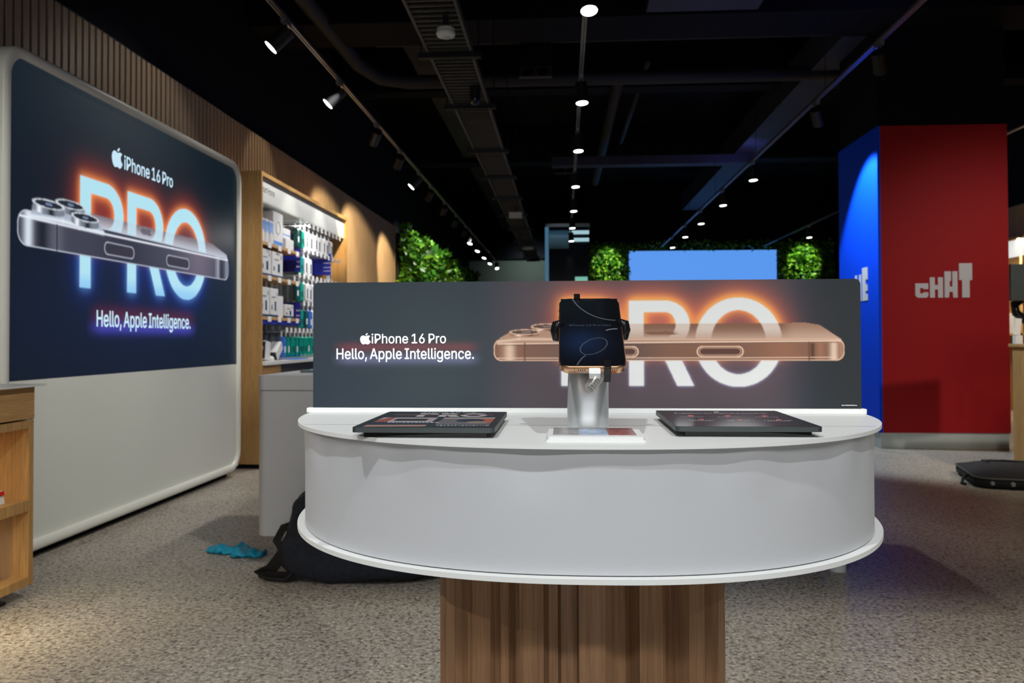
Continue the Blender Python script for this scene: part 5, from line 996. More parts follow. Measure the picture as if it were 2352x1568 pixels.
# ---- label tray in front of the stand
t = thing('label_tray', 'small white price label holder on the table front, below the phone stand', 'label holder', (.034, .93, TT))
m = MB(); m.prism(rrect(-.0205, .0895, .898, .990, .003), lambda a, b, c: (a, b, c), TT, TT+.0022); m.prism(rrect(-.0185, .0875, .900, .988, .003), lambda a, b, c: (a, b, c), TT+.0022, TT+.0060); m.build('tray', M['white'], t, bevel=.0006)
m = MB(); m.box(-.0125, .0165, .914, .984, TT+.0061, TT+.0064); m.build('label', pbr('grey_print', lin((150, 150, 152)), .25, noise=.25, nscale=120), t)['label'] = 'grey printed part of the label'
m = MB(); m.box(.0165, .049, .914, .984, TT+.0061, TT+.0064); m.build('label', pbr('blue_print', lin((150, 172, 200)), .25, noise=.25, nscale=80), t)['label'] = 'pale blue printed part of the label'
m = MB(); m.box(.049, .080, .914, .984, TT+.0061, TT+.0064); m.build('label', pbr('red_brown_print', lin((140, 72, 70)), .25, noise=.5, nscale=110), t)['label'] = 'dark red printed part of the label'

# ---- two black information blocks
def slab(name, x0, x1, y0, y1, label, chx):
    t = thing(name, label, 'information card', ((x0+x1)/2, (y0+y1)/2, TT))
    r = .006
    m = MB(); m.prism([(x0+.012, y0+.010), (x1-.010, y0+.010), (x1-.010, y1-.01), (x0+.012, y1-.01)], lambda a, b, c: (a, b, c), TT, TT+.0062); m.build('foot_block', M['plastic_black'], t)
    m = MB(); m.prism(rrect(x0, x1, y0, y1, r), lambda a, b, c: (a, b, c), TT+.0064, TT+.0122); m.build('block', M['edge'], t, bevel=.0006)
    return t
def cardface(t, x0, x1, y0, y1, im):
    h, w_ = im.shape[:2]
    gx = np.linspace(x0+.0015, x1-.0015, w_); gy = np.linspace(y1-.0015, y0+.0015, h); A_, B_ = np.meshgrid(gx, gy)
    o = grid_face('printed_face', A_, B_, im, lambda a, b: np.stack([a, b, np.full_like(a, TT+.01235)], 1), printed('card_print', 'picture', 0, .9, rough=.14), t)
    return o
t = slab('information_card', -.243, -.0785, .925, 1.130, 'black information card with a colour print, left of the phone stand', 0)
w_, h_ = 240, 300; XX, YY = np.meshgrid(np.linspace(0, 1, w_), np.linspace(0, 1, h_)); Y, Z = XX, YY
im = np.zeros((h_, w_, 3)); im[:] = np.array(lin((18, 20, 22)))
im = over(im, (226, 224, 228), pro_masks(XX, YY, dict(T=.13, B=.36, st=.06, bar=.05, P=(.30, .46), R=(.48, .62, .58, .66), rx=.06, leg=.05, O=(.76, .245, .11, .12, .06, .07))))
im = over(im, (120, 70, 56), inpoly(XX, YY, [(.10, .20), (.90, .19), (.93, .25), (.10, .27)]))
im = over(im, (196, 176, 178), inpoly(XX, YY, [(.06, .42), (.50, .42), (.50, .70), (.06, .70)])); im = over(im, (176, 84, 60), inpoly(XX, YY, [(.06, .60), (.12, .42), (.16, .42), (.16, .70), (.06, .70)]))
im = over(im, (20, 20, 24), inpoly(XX, YY, [(.19, .50), (.44, .50), (.44, .64), (.19, .64)])); im = over(im, (220, 220, 220), inpoly(XX, YY, [(.17, .66), (.46, .66), (.46, .68), (.17, .68)]))
im = over(im, (30, 30, 56), inpoly(XX, YY, [(.06, .72), (.50, .72), (.50, .88), (.06, .88)])); im = over(im, (196, 146, 126), inpoly(XX, YY, [(.06, .88), (.5, .86), (.5, .94), (.06, .97)]))
im = over(im, (206, 186, 178), inpoly(XX, YY, [(.55, .42), (.95, .40), (.95, .47), (.55, .49)])); im = over(im, (120, 110, 112), inpoly(XX, YY, [(.55, .49), (.95, .47), (.95, .84), (.55, .84)]))
im = over(im, (206, 96, 56), inpoly(XX, YY, [(.82, .50), (.95, .50), (.95, .72), (.86, .72)])); im = over(im, (30, 34, 60), ell(XX, YY, .78, .60, .11, .10)); im = over(im, (176, 150, 130), ell(XX, YY, .84, .70, .08, .05))
cardface(t, -.243, -.0785, .925, 1.130, im)['label'] = 'print with PRO and two colour pictures'
m = MB(); zt_ = TT+.0126
put_text(m, 'iPhone 16 Pro', .006, (-.195, 1.111, zt_), (1, 0, 0), (0, 1, 0), .004, .075)
dashes(m, (-.213, .978, zt_), (1, 0, 0), (0, 1, 0), .060, .005, 10)
dashes(m, (-.148, .945, zt_), (1, 0, 0), (0, 1, 0), .058, .004, 11)
m.build('lettering', M['tagwhite'], t)
t = slab('information_card', .1275, .2925, .948, 1.158, 'black information card with plain white text and red icons, right of the phone stand', 0)
im = np.zeros((80, 60, 3)); im[:] = np.array(lin((38, 36, 42)))
cardface(t, .1275, .2925, .948, 1.158, im)
m = MB()
put_text(m, 'Experience Camera Control', .010, (.147, 1.107, zt_), (1, 0, 0), (0, 1, 0), .006, .122)
for a in (.149, .196, .243):
    dashes(m, (a, 1.060, zt_), (1, 0, 0), (0, 1, 0), .028, .0035, 6)
    dashes(m, (a, 1.016, zt_), (1, 0, 0), (0, 1, 0), .034, .0035, 8)
    dashes(m, (a+.003, 1.009, zt_), (1, 0, 0), (0, 1, 0), .026, .0035, 6)
m.build('lettering', pbr('grey_white_print', (.5, .5, .52), .5), t)['label'] = 'white text headed Experience Camera Control'
for i, a in enumerate((.164, .211, .258)):
    m = MB(); m.cyl((a, 1.077, zt_-.0004), (a, 1.077, zt_), .0042, n=16); m.cyl((a+.006, 1.031, zt_-.0004), (a+.006, 1.031, zt_), .0032, n=14); m.build('icon', pbr('red_icon', lin((215, 110, 110)), .5) if i == 0 else bpy.data.materials['red_icon'], t)
m = MB(); put_apple(m, .008, (.207, 1.128, zt_), (1, 0, 0), (0, 1, 0)); m.build('fruit_mark', M['tagwhite'], t)

# ================================================================== LONG WHITE DESK BEHIND
t = thing('display_desk', 'long white display desk on short round feet, standing behind the foreground table', 'desk', (-.06, 4.35, 0))
DX0, DX1, DY0, DY1, DT, DB = -1.527, 1.37, 3.98, 4.78, .941, .148
def sidebox(mb, x0, x1, y0, y1, z0, z1, r):
    mb.prism(rrect(x0, x1, y0, y1, r, 8), lambda a, b, c: (a, b, c), z0, z1, True)
m = MB(); sidebox(m, DX0, DX1, DY0, DY1, DT-.072, DT, .045); m.build('top', M['white_body'], t)['label'] = 'white top slab with rounded corners'
m = MB(); sidebox(m, DX0+.003, DX1-.003, DY0+.003, DY1-.003, DB, DT-.0745, .045); m.build('body', M['white_body'], t, bevel=.006)
for x in (-1.27, 1.313):
    for y in (4.055, 4.66):
        m = MB(); m.cyl((x, y, .0), (x, y, DB), .039, n=24); m.build('foot', M['white'], t, bevel=.004)
# cable loop lying on the desk
m = MB(); P = []
for i in range(60):
    a = i/59*4.4*pi; r = .065 + .01*sin(a*.7)
    P.append((-1.16 + r*cos(a)*1.1 + i*.0006, 4.25 + r*sin(a)*.8, DT+.006 + .045*abs(sin(a*.5)) + .001*i*.1))
P += [(-1.02, 4.2, DT+.02), (-.9, 4.25, DT+.01), (-.7, 4.3, DT+.006)]
m.tube(P, .006, 8); tag(m.build('loose_cable', pbr('grey_cable', (.20, .21, .21), .4), loc=(-1.16, 4.25, DT)), 'loop of grey cable lying on the long white desk', 'cable')
t = thing('display_pad', 'thin grey glass pad lying on the left end of the long white desk', 'display pad', (-1.15, 4.5, DT))
m = MB(); m.prism(rrect(-1.42, -.75, 4.32, 4.70, .02), lambda a, b, c: (a, b, c), DT, DT+.012); m.build('slab', pbr('grey_glass', (.10, .13, .14), .12), t, bevel=.002)
m = MB()
for i in range(6): m.box(-1.38+i*.10, -1.31+i*.10, 4.38, 4.64, DT+.0122, DT+.016)
m.build('pale_tiles', pbr('pale_blue_tiles', (.42, .5, .52), .3), t)

# ================================================================== BACKPACK AND CLOTH ON THE FLOOR
def blob(name, pts, mat, parent, seed=1, amp=.03, sub=3, scale=6):
    """a soft body grown over a box of given corner rows; pts: centre, half sizes"""
    (cx, cy, cz), (hx, hy, hz) = pts
    me_v = []; R = random.Random(seed)
    bm = MB(); n, mm = 40, 24
    from mathutils import noise
    V = []
    for j in range(mm+1):
        v = -pi/2 + pi*j/mm
        for i in range(n):
            u = 2*pi*i/n
            x = math.copysign(abs(cos(u)*cos(v))**.62, cos(u)*cos(v)) if abs(cos(u)*cos(v)) > 1e-9 else 0
            y = math.copysign(abs(sin(u)*cos(v))**.62, sin(u)*cos(v)) if abs(sin(u)*cos(v)) > 1e-9 else 0
            z = math.copysign(abs(sin(v))**.72, sin(v)) if abs(sin(v)) > 1e-9 else 0
            p = Vector((x*hx, y*hy, z*hz)); nn = noise.noise(p*scale + Vector((seed*3.1, 0, 0))) + .5*noise.noise(p*scale*2.3)
            p += p.normalized()*nn*amp
            V.append((cx+p.x, cy+p.y, max(cz+p.z, .002)))
    bm.smooth = True
    bm.add(V, [(j*n+i, j*n+(i+1) % n, (j+1)*n+(i+1) % n, (j+1)*n+i) for j in range(mm) for i in range(n)])
    return bm.build(name, mat, parent)
t = thing('backpack', 'dark navy backpack slumped on the floor under the left end of the white desk', 'backpack', (-.95, 3.86, 0))
b = blob('bag_body', ((-.93, 3.80, .15), (.40, .145, .15)), M['navy'], t, 3, .035)
# sloping upper part leaning to the right
b2 = blob('top_pocket', ((-1.06, 3.80, .26), (.23, .12, .17)), M['navy'], t, 5, .03)
def strap(name, pts, w_, th=.010, mat='bagblack'):
    m = MB(); P = [Vector(p) for p in pts]; V = []
    for i, p in enumerate(P):
        d = (P[min(i+1, len(P)-1)]-P[max(i-1, 0)]).normalized(); s_ = d.cross(Vector((0, 1, .35))).normalized(); u2 = d.cross(s_)
        for a, b_ in ((-1, -1), (1, -1), (1, 1), (-1, 1)): V.append(tuple(p + s_*a*w_/2 + u2*b_*th/2))
    nn = len(P); m.smooth = False
    m.add(V, [(i*4+k_, i*4+(k_+1) % 4, (i+1)*4+(k_+1) % 4, (i+1)*4+k_) for i in range(nn-1) for k_ in range(4)] + [(3, 2, 1, 0), tuple((nn-1)*4+k_ for k_ in range(4))])
    return m.build(name, M[mat], t)
def arcpts(c, r, a0, a1, n=14, y=3.83, sy=1):
    return [(c[0]+r*cos(radians(a0+(a1-a0)*i/(n-1))), y+.01*i/n, c[1]+r*sy*sin(radians(a0+(a1-a0)*i/(n-1)))) for i in range(n)]
strap('shoulder_strap', [(-1.14, 3.80, .34), (-1.20, 3.74, .30), (-1.25, 3.72, .22), (-1.30, 3.72, .13), (-1.36, 3.74, .055), (-1.43, 3.77, .022), (-1.38, 3.74, .020), (-1.28, 3.72, .025), (-1.20, 3.72, .05), (-1.13, 3.74, .06)], .055)
strap('shoulder_strap', [(-1.13, 3.80, .30), (-1.22, 3.76, .27), (-1.31, 3.76, .24), (-1.345, 3.77, .18), (-1.31, 3.76, .13), (-1.25, 3.74, .10), (-1.21, 3.72, .05), (-1.22, 3.72, .02)], .038)
strap('haul_loop', arcpts((-1.17, .31), .05, 200, -20), .022)
m = MB(); m.tube([(-1.24, 3.71, .055), (-1.28, 3.70, .018), (-1.36, 3.72, .016), (-1.42, 3.75, .02)], .008, 8); m.build('webbing', M['bagblack'], t)

t = thing('rubber_gloves', 'crumpled bright blue rubber gloves dropped on the floor in front of the poster wall', 'gloves', (-1.70, 4.2, 0))
for (x0, x1, y0, w_, sd) in ((-1.875, -1.66, 4.24, .065, 2), (-1.715, -1.555, 4.17, .07, 6)):
    from mathutils import noise
    V = []; nu, nv = 30, 14
    for j in range(nv):
        for i in range(nu):
            f = i/(nu-1); a = 2*pi*j/nv
            x = x0+(x1-x0)*f; ww = w_*(.55+.45*sin(pi*min(1, f*1.1+.12)))*(1+.25*sin(f*9+sd)); hz = .014*(1+.3*sin(f*13+sd*2))
            nn = noise.noise(Vector((x*40, a*1.3+sd, sd)))
            V.append((x, y0+ww*cos(a)*(1+.3*nn)+.015*sin(f*7+sd), max(.001, hz+ (hz+.005)*sin(a)*(1+.8*nn))))
    m = MB(); m.smooth = True
    m.add(V, [(j*nu+i, j*nu+i+1, ((j+1) % nv)*nu+i+1, ((j+1) % nv)*nu+i) for j in range(nv) for i in range(nu-1)] + [tuple(j*nu for j in range(nv)), tuple(j*nu+nu-1 for j in range(nv-1, -1, -1))])
    m.build('glove', M['bluecloth'], t)

# flat black bag on the floor at the right
t = thing('laptop_bag', 'flat black padded bag with pale piping, lying on the floor by the oak counter', 'bag', (3.5, 6.6, 0))
Rb = Matrix.Rotation(radians(-14), 3, 'Z'); Cb = Vector((3.49, 6.60, 0))
def bagp(sc, z, dy=0):
    return [tuple(Cb + Rb @ Vector((x*sc, y*sc, 0)) + Vector((0, 0, z))) for x, y in rrect(-.36, .36, -.42, .40, .12, 8)]
n_ = len(bagp(1, 0)); V = []
for sc, z in ((.92, .004), (.985, .02), (1, .045), (.99, .072), (.955, .083), (.7, .115), (.3, .135), (.02, .138)): V += bagp(sc, z)
m = MB(); m.smooth = True; m.add(V, [(j*n_+i, j*n_+(i+1) % n_, (j+1)*n_+(i+1) % n_, (j+1)*n_+i) for j in range(7) for i in range(n_)]); m.build('shell', M['bagblack'], t)
m = MB(); q = bagp(.992, .078); m.tube(q + [q[0]], .006, 6); m.build('piping', pbr('grey_piping', (.10, .095, .09), .5), t)['label'] = 'pale piping along the rim'
m = MB(); q = [tuple(Cb + Rb @ Vector((x, y, 0)) + Vector((0, 0, z))) for x, y, z in ((-.16, .1, .125), (-.18, .22, .124), (0, .30, .118), (.18, .22, .124), (.16, .1, .125))]; m.tube(q, .012, 8); m.build('handle', M['bagblack'], t)
m = MB(); q = [tuple(Cb + Rb @ Vector((x, y, 0)) + Vector((0, 0, z))) for x, y, z in ((-.33, -.1, .06), (-.39, -.16, .05), (-.42, -.25, .012), (-.40, -.28, .01))]; m.tube(q, .011, 8); m.build('pull_strap', M['bagblack'], t)
for x, y in ((-.25, -.41), (-.12, -.425), (.14, -.425)):
    p = Cb + Rb @ Vector((x, y, .045)); m = MB(); m.cyl(p, p + Rb @ Vector((0, -.016, 0)), .018, .012, n=14); m.build('metal_ring', M['grey'], t)

# ================================================================== OAK COUNTER, MONITOR (right edge)
t = thing('oak_counter', 'oak service counter at the right edge of the photo, beside the red column', 'counter', (4.3, 6.2, 0))
m = MB(); m.box(3.94, 5.0, 4.9, 7.47, .0, 1.035); m.build('body', M['oak'], t)
m = MB(); m.box(3.92, 5.03, 4.87, 7.50, 1.035, 1.063); m.build('top', M['oak_h'], t, bevel=.003)
m = MB(); m.box(3.934, 3.94, 7.15, 7.165, .50, .98); m.build('edge_groove', M['black'], t)
t = thing('monitor', 'black monitor on a curved desk arm, seen from behind on the oak counter', 'monitor', (4.060, 7.190, 1.063))
Rm = Matrix.Rotation(radians(8), 3, 'Z')
m = MB(); m.obox((4.000, 7.140, 1.58), (.27, .015, .155), Rm); m.build('screen_back', M['edge'], t, bevel=.006)
m = MB(); m.obox((4.000, 7.175, 1.58), (.10, .025, .09), Rm); m.build('rear_housing', M['plastic_black'], t, bevel=.01)
m = MB(); m.tube([(4.000, 7.220, 1.55), (3.940, 7.250, 1.47), (3.840, 7.240, 1.40), (3.850, 7.240, 1.33), (3.960, 7.240, 1.24), (4.050, 7.240, 1.16), (4.060, 7.240, 1.09)], .034, 12); m.cyl((4.060, 7.240, 1.064), (4.060, 7.240, 1.10), .07, n=20); m.build('arm', M['plastic_black'], t)
m = MB(); m.obox((3.835, 7.190, 1.21), (.025, .01, .07), Matrix.Rotation(.1, 3, 'Y')); m.obox((3.835, 7.190, 1.10), (.03, .02, .036), Rm)
tag(m.build('card_reader', M['tagwhite'], loc=(3.840, 7.190, 1.063)), 'small white device standing on the oak counter beside the monitor arm', 'device')

# far right shelving bay beyond the column
t = thing('shelving_bay', 'oak framed shelving bay with a white header on the far right wall', 'shelving', (6.8, 12.3, 0))
m = MB()
for y in (11.1, 12.23, 13.4): m.box(6.60, 6.95, y, y+.06, 0, 2.60)
m.box(6.60, 6.95, 11.1, 13.46, 2.55, 2.60); m.box(6.90, 6.95, 11.1, 13.46, 0, 2.60)
for z in (1.15, 1.9): m.box(6.60, 6.95, 11.1, 13.46, z, z+.03)
m.build('frame', M['oak'], t)
LH = emit('glowing_white_header', (.72, .75, .74), .9)  # white header with emission of its own
for y0, y1 in ((12.30, 13.38), (11.18, 12.21)):
    m = MB(); m.box(6.59, 6.63, y0, y1, 2.30, 2.54); m.build('header', LH, t)
area((6.4, 12.3, 2.5), (6.9, 12.3, .8), 70, .1, 1.6, (1, .85, .6), 'added_bay_fill')  # fill added in front of the bay to brighten it
for i, (y, c, lb) in enumerate(((12.42, (200, 40, 50), 'red boxed product'), (12.68, (235, 235, 240), 'white boxed product'), (12.10, (50, 60, 190), 'blue boxed product'))):
    m = MB(); m.box(6.66, 6.86, y-.095, y+.1, 1.9306, 2.16); tag(m.build('product_box', pbr(lb.replace(' ', '_'), lin(c), .5), loc=(6.76, y, 1.93), bevel=.004), lb + ' on the shelf of the far right bay', 'box')
    m = MB(); m.box(6.66, 6.84, y-.09, y+.09, 1.1806, 1.48); tag(m.build('product_box', pbr(lb.replace(' ', '_')+'_low', lin(tuple(int(v*.8) for v in c)), .5), loc=(6.76, y, 1.18), bevel=.004), lb + ' on the lower shelf of the far right bay', 'box')

# ================================================================== SMART HOME BAY (left wall)
UX = -2.62; UY0, UY1 = 6.95, 9.77
t = thing('shelving_bay', 'tall oak shelving bay headed Smart Home, stocked with accessories', 'shelving', (-2.8, 8.3, 0))
m = MB(); m.box(-3.0, UX, UY0-.0, UY0+.03, .04, 2.59); m.box(-3.0, UX, UY1-.035, UY1, .04, 2.59); m.box(-3.0, UX, UY0+.03, UY1-.035, 2.555, 2.59); m.box(-3.02, -3.0, UY0, UY1, .04, 2.59); m.build('carcass', M['oak'], t)
m = MB(); m.box(-2.99, UX+.005-.02, UY0+.02, UY1-.02, 0, .05); m.build('plinth', M['black'], t)
m = MB(); m.box(-2.995, -2.985, UY0+.03, UY1-.03, .95, 2.34); m.build('back_panel', M['darkgrey'], t)
m = MB(); m.box(UX-.30, UX-.03, UY0+.032, UY1-.037, 2.335, 2.345); m.box(UX-.05, UX-.028, UY0+.032, UY1-.037, 2.345, 2.552); m.build('header', pbr('white_header', (.74, .77, .75), .5), t)
m = MB(); put_text(m, 'Smart Home', .058, (UX-.0275, 6.985, 2.425), (0, 1, 0), (0, 0, 1), 0, width=.37); m.build('header_lettering', M['black'], t)['label'] = 'thin black letters Smart Home'
m = MB(); m.box(-2.99, UX+.03, UY0+.032, UY1-.037, .895, .925); m.build('worktop', M['white'], t)['label'] = 'white ledge'
m = MB(); m.box(-2.98, UX, UY0+.035, 7.45, .06, .89); m.build('drawer', M['oak_h'], t, bevel=.003)
m = MB(); m.box(-2.98, UX-.02, 7.46, UY1-.04, .06, .89); m.build('drawer', M['darkgrey'], t, bevel=.003)['label'] = 'dark grey drawer front'
SH = (1.985, 1.69, 1.325)
for z in SH:
    s_ = MB(); s_.box(-2.985, UX-.005, UY0+.035, 8.0, z-.028, z); sh = s_.build('shelf', M['oak_h'], t)
    for y in (7.16, 7.42, 7.68, 7.92):
        m = MB(); m.box(UX-.005, UX-.001, y-.04, y+.04, z-.045, z+.002); tg = m.build('price_tag', M['tagwhite'], sh)
m = MB()
BLUE = pbr('deep_blue_divider', lin((28, 40, 165)), .5)
for (y, x0, z0, z1) in ((8.04, -2.93, 1.80, 2.03), (8.04, -2.93, 1.26, 1.488)):
    m = MB(); m.box(x0, UX-.01, y-.006, y+.006, z0, z1); m.build('divider_sign', BLUE, t)['label'] = 'deep blue divider panel'
m = MB(); m.box(-2.96, UX-.02, 9.128, 9.138, 1.85, 2.09); m.build('divider_sign', BLUE, t)['label'] = 'deep blue divider panel with white lettering'
m = MB()
for zz in (2.02, 1.97, 1.93): dashes(m, (-2.72, 9.126, zz-.04), (1, 0, 0), (0, 0, 1), .08, .014, 4)
m.build('divider_print', M['tagwhite'], t)
for yy, z0 in ((8.032, 1.84), (8.032, 1.30)):
    m = MB()
    for zz in (0, .05, .10): dashes(m, (-2.67, yy, z0+zz), (1, 0, 0), (0, 0, 1), .035, .02, 3)
    m.build('divider_print', M['tagwhite'], t)
m = MB(); m.prism([(-2.98, 7.25), (UX-.012, 7.02), (UX-.012, 8.0), (-2.98, 8.0)], lambda a, b, c: (a, b, c), 1.262, 1.2965); m.build('under_shelf_wedge', BLUE, t)
area((UX-.10, 8.3, 2.32), (-2.9, 8.3, 1.2), 20, .08, 2.4, (1, .97, .92), 'added_bay_fill')  # unseen strip added under the header to light the packs
BAY = t
# pegs: (z of peg, y start, y end, count, front x)
def peg(y, z, L=.30):
    h = MB(); h.tube([(-2.985, y, z), (UX-.02-(.30-L), y, z)], .0045, 6); hk = h.build('hook', M['grey'], BAY)
    x = UX-.018-(.30-L)
    m = MB(); m.box(x, x+.003, y-.028, y+.028, z-.02, z+.028); m.build('price_tag', M['tagwhite'], hk)
C_TEAL = pbr('teal_pack', lin((0, 150, 130)), .35, noise=.35, nscale=35)
C_DTEAL = pbr('dark_teal_pack', lin((12, 78, 74)), .35, noise=.5, nscale=30)
C_BLACK = pbr('black_pack', (.012, .016, .02), .35, noise=.5, nscale=30)
C_WHITE = pbr('white_pack', (.70, .71, .73), .45)
C_WIN = pbr('dark_window', (.02, .025, .03), .2)
C_HEAD = pbr('white_card_head', (.75, .76, .78), .5)
C_BLUEP = pbr('blue_print_pack', lin((60, 110, 200)), .4, noise=.4, nscale=30)
def make_pack(kind):
    r = thing('accessory_pack', '', 'accessory pack', local=True)
    wd, hh, dp = dict(teal=(.088, .198, .035), dteal=(.088, .19, .035), black=(.095, .19, .03), white=(.10, .20, .03), box=(.085, .195, .04), slim=(.065, .20, .03), blue=(.08, .20, .035))[kind]
    body = dict(teal=C_TEAL, dteal=C_DTEAL, black=C_BLACK, white=C_WHITE, box=C_WHITE, slim=C_TEAL, blue=C_BLUEP)[kind]
    m = MB(); m.prism(rrect(-wd*.30, wd*.30, -.055, .006, .008, 3), lambda a, b, c: (c, a, b), -.0015, .0015); m.build('hang_card', C_HEAD, r)
    m = MB(); V = []
    o_ = rrect(-wd/2, wd/2, -.05-hh, -.045, .012, 3); n2 = len(o_); cx_, cz_ = 0, -.05-hh/2
    for sc, dd in ((1, -.002), (1, .002), (.92, dp*.8), (.75, dp)): V += [(dd, cx_+(a-cx_)*sc, cz_+(b-cz_)*sc) for a, b in o_]
    m.add(V, [(j*n2+i, j*n2+(i+1) % n2, (j+1)*n2+(i+1) % n2, (j+1)*n2+i) for j in range(3) for i in range(n2)] + [tuple(range(n2-1, -1, -1)), tuple(3*n2+i for i in range(n2))])
    m.build('pouch', body, r)
    m = MB()
    if kind in ('white', 'box'): m.box(dp+.0002, dp+.002, -wd*.16, wd*.16, -.05-hh*.78, -.05-hh*.28); m.build('window', C_WIN, r)
    elif kind in ('teal', 'dteal', 'slim', 'blue'): m.box(dp+.0002, dp+.002, -wd*.25, wd*.22, -.05-hh*.75, -.05-hh*.45); m.build('label_print', C_HEAD if kind != 'teal' else C_DTEAL, r)
    else: m.box(dp+.0002, dp+.002, -wd*.25, wd*.25, -.05-hh*.6, -.05-hh*.4); m.build('label_print', M['darkgrey'], r)
    return r
PK = {}
names = dict(teal='bright teal hanging pack', dteal='dark teal hanging pack', black='black hanging pack', white='white hanging pack with dark window', box='boxy white hanging pack', slim='slim teal hanging pack', blue='blue printed hanging pack')
rowname = {2.30: 'top row', 2.03: 'second row', 1.76: 'third row', 1.482: 'fourth row', 1.205: 'bottom row'}
def pack(kind, y, z, x, pos, rz):
    r = make_pack(kind) if kind not in PK else copy_tree(PK[kind]); PK.setdefault(kind, r)
    r.location = (x, y, z-.0115); r['label'] = f'{names[kind]}, {pos} along the {rowname[rz]} of hooks, left bay'; r['group'] = f'hanging packs on the {rowname[rz]} of the left bay'
rows = [
    (2.30, 7.62, .145, ['black', 'teal', 'dteal', 'dteal', 'teal', 'white', 'white', 'box', 'white', 'box', 'white', 'box', None, None]),
    (2.03, 8.18, .145, ['teal', 'white', 'white', None, None, None, None, 'white', None, None]),
    (1.76, 7.60, .145, ['blue', 'teal', 'white', 'dteal', 'teal', 'box', 'white', 'white', 'box', 'dteal', 'white', 'box', 'teal', 'teal', None]),
    (1.482, 8.18, .145, ['teal', 'dteal', 'blue', 'white', 'teal', 'white']),
    (1.205, 7.66, .125, ['blue', 'slim', 'teal', 'slim', 'teal', 'teal', 'slim', 'teal', 'dteal']),
]
for z, y0, dy, ks in rows:
    hr = MB(); ye = min(y0+dy*(len(ks)-1)+.06, 9.70); hr.box(-2.985, -2.965, (y0 if z not in (1.76,) else 8.06)-.06, ye, z-.012, z+.012); hr.build('hook_rail', M['grey'], BAY)
    for i, kd in enumerate(ks):
        y = y0+i*dy
        if y > 9.69: break
        zz = z-.125 if (z == 1.76 and y < 8.03) else z
        deep = y < 8.02 and z != 1.205
        peg(y, zz, .12 if deep else .30)
        if kd: pack(kd, y, zz, (-2.87 if deep else -2.69), ordw[i], z)
# boxes on the shelves
W1 = pbr('white_carton', (.66, .67, .69), .5); BL = pbr('bright_blue_print', lin((0, 120, 215)), .4); DKB = pbr('dark_blue_print', lin((16, 60, 100)), .45)
def carton(y0, y1, z, h, x1, style, label, dep=.18):
    z += .0006
    t = thing('product_box', label, 'box', (x1-dep/2, (y0+y1)/2, z), 'boxes on the oak shelves of the left bay')
    m = MB(); m.box(x1-dep, x1, y0, y1, z, z+h); m.build('carton', W1, t, bevel=.003)
    x = x1+.0006; yc = (y0+y1)/2; wd = y1-y0
    if style == 'bulbs':
        m = MB(); m.box(x1-.002, x, y0+.004, y1-.004, z+h*.42, z+h*.9); m.build('blue_print', BL, t)
        m = MB(); m.box(x, x+.001, yc-wd*.15, yc+wd*.15, z+h*.1, z+h*.5); m.build('bulb_picture', M['tagwhite'], t)
    elif style == 'ring':
        m = MB(); pts = [(yc+.055*cos(2*pi*k/24), z+h*.55+.06*sin(2*pi*k/24)) for k in range(25)]
        m.tube([(x, a, b) for a, b in pts], .003, 5); m.build('ring_picture', M['grey'], t)
        m = MB(); m.box(x1-.002, x, y0+.01, y1-.01, z+.012, z+.045); m.build('blue_print', BL, t)
    elif style == 'stripe':
        m = MB(); m.box(x1-.002, x, y0+.002, y1-.002, z+h*.3, z+h*.42); m.build('blue_print', BL, t)
    elif style == 'lock':
        m = MB(); m.box(x, x+.001, yc+wd*.02, yc+wd*.2, z+h*.22, z+h*.55); m.build('device_picture', C_WIN, t)
        m = MB(); m.box(x, x+.001, yc-wd*.38, yc-wd*.28, z+h*.25, z+h*.42); m.box(x, x+.001, yc-wd*.3, yc+wd*.1, z+h*.68, z+h*.71); m.box(x, x+.001, yc+wd*.3, yc+wd*.36, z+h*.74, z+h*.88); m.build('small_print', M['darkgrey'], t)
        m = MB(); m.box(x1-dep, x, y0, y1, z-.0, z+.02); m.build('blue_base', DKB, t)
    return t
xs_f = UX-.02
for i, (a, b) in enumerate(((6.995, 7.085), (7.10, 7.19), (7.205, 7.295))): carton(a, b, SH[0], .21, xs_f, 'bulbs', f'white box with bright blue bulb print, {ordw[i]} along the top shelf')
carton(7.32, 7.58, SH[0], .31, xs_f-.01, 'ring', 'largest white box with a ring picture and blue stripe on the top shelf')
carton(7.63, 7.86, SH[0], .10, xs_f, 'plain', 'lower one of the two flat white boxes stacked on the top shelf')
carton(7.61, 7.82, SH[0]+.1005, .10, xs_f-.02, 'stripe', 'upper flat white box with a blue stripe, stacked on the top shelf')
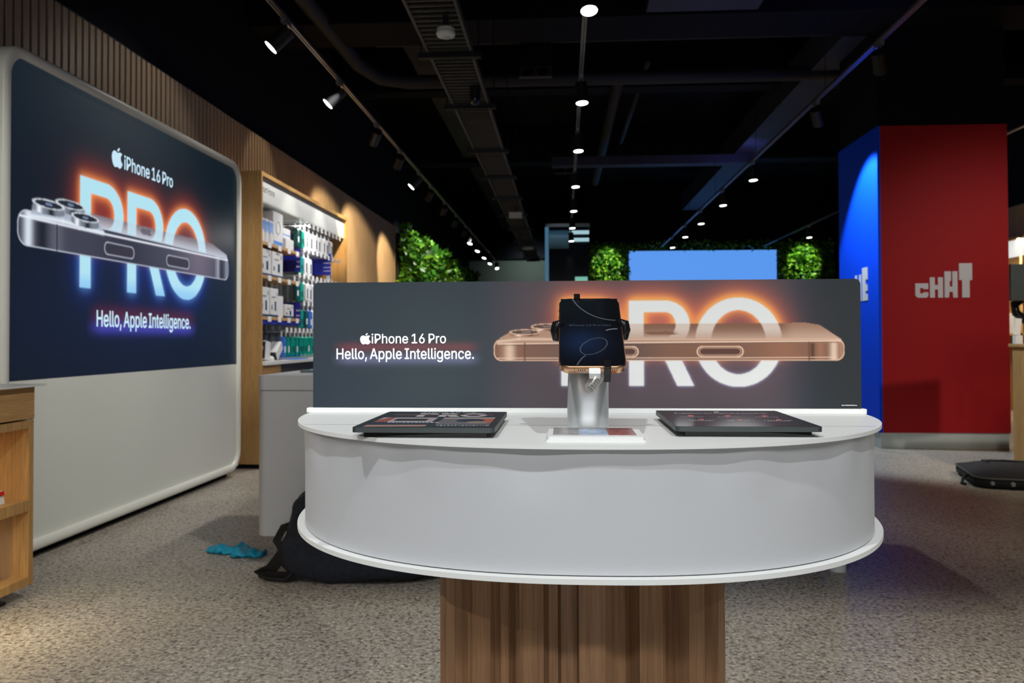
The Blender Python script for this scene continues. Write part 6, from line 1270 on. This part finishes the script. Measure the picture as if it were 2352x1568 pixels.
carton(6.995, 7.24, SH[1], .235, xs_f, 'lock', 'white box with dark prints on the middle shelf, next to the oak side panel')
carton(7.27, 7.55, SH[1], .235, xs_f, 'lock', 'white box with dark prints on the middle shelf, beside the hanging packs')
carton(6.99, 7.20, SH[2], .26, xs_f, 'lock', 'tall white box on the lowest shelf, next to the oak side panel')
carton(7.23, 7.43, SH[2], .26, xs_f, 'lock', 'tall white box on the lowest shelf, second from the oak side panel')
carton(7.46, 7.59, SH[2], .20, xs_f-.01, 'plain', 'narrow white box in the middle of the lowest shelf')
carton(7.62, 7.86, SH[2], .13, xs_f, 'lock', 'wide low white box at the far end of the lowest shelf')
# devices standing on the white ledge
for i, (y, lb, R, h) in enumerate(((7.065, 'white device leaning on the white ledge against the oak side panel', -.45, (.03, .05, .07)), (7.20, 'upright white device with a dark side on the white ledge', -.12, (.05, .06, .085)), (7.50, 'tilted white camera box on the white ledge beside the hanging teal packs', .6, (.05, .09, .045)))):
    t = thing('ledge_device', lb, 'device', (-2.72, y, .925), 'devices on the white ledge')
    m = MB(); zc = .9285 + h[2]*cos(R)+h[1]*abs(sin(R)); m.obox((-2.70, y, zc), h, Matrix.Rotation(R, 3, 'X')); m.build('housing', W1, t, bevel=.008)
    m = MB(); m.obox(Vector((-2.70, y, zc)) + Matrix.Rotation(R, 3, 'X') @ Vector((0, -h[1]-.002, 0)), (h[0]*.9, .003, h[2]*.9), Matrix.Rotation(R, 3, 'X')); m.build('dark_face', C_WIN, t)
m = MB(); m.lathe([(0, .0), (.035, 0), (.035, .02), (.02, .04), (0, .045)], (-2.68, 7.34, .926), 16); tag(m.build('door_sensor', W1, loc=(-2.68, 7.34, .926)), 'tiny round white sensor in front of the tilted camera box on the white ledge', 'sensor')
m = MB(); m.box(-2.72, -2.60, 7.72, 8.22, .9256, .932); tag(m.build('leaflet', BL, loc=(-2.66, 8, .9255)), 'flat blue leaflet lying on the white ledge of the left bay', 'leaflet')
for o in list(bpy.data.objects):
    for k_ in ('org', 'local_parts'):
        if k_ in o: del o[k_]
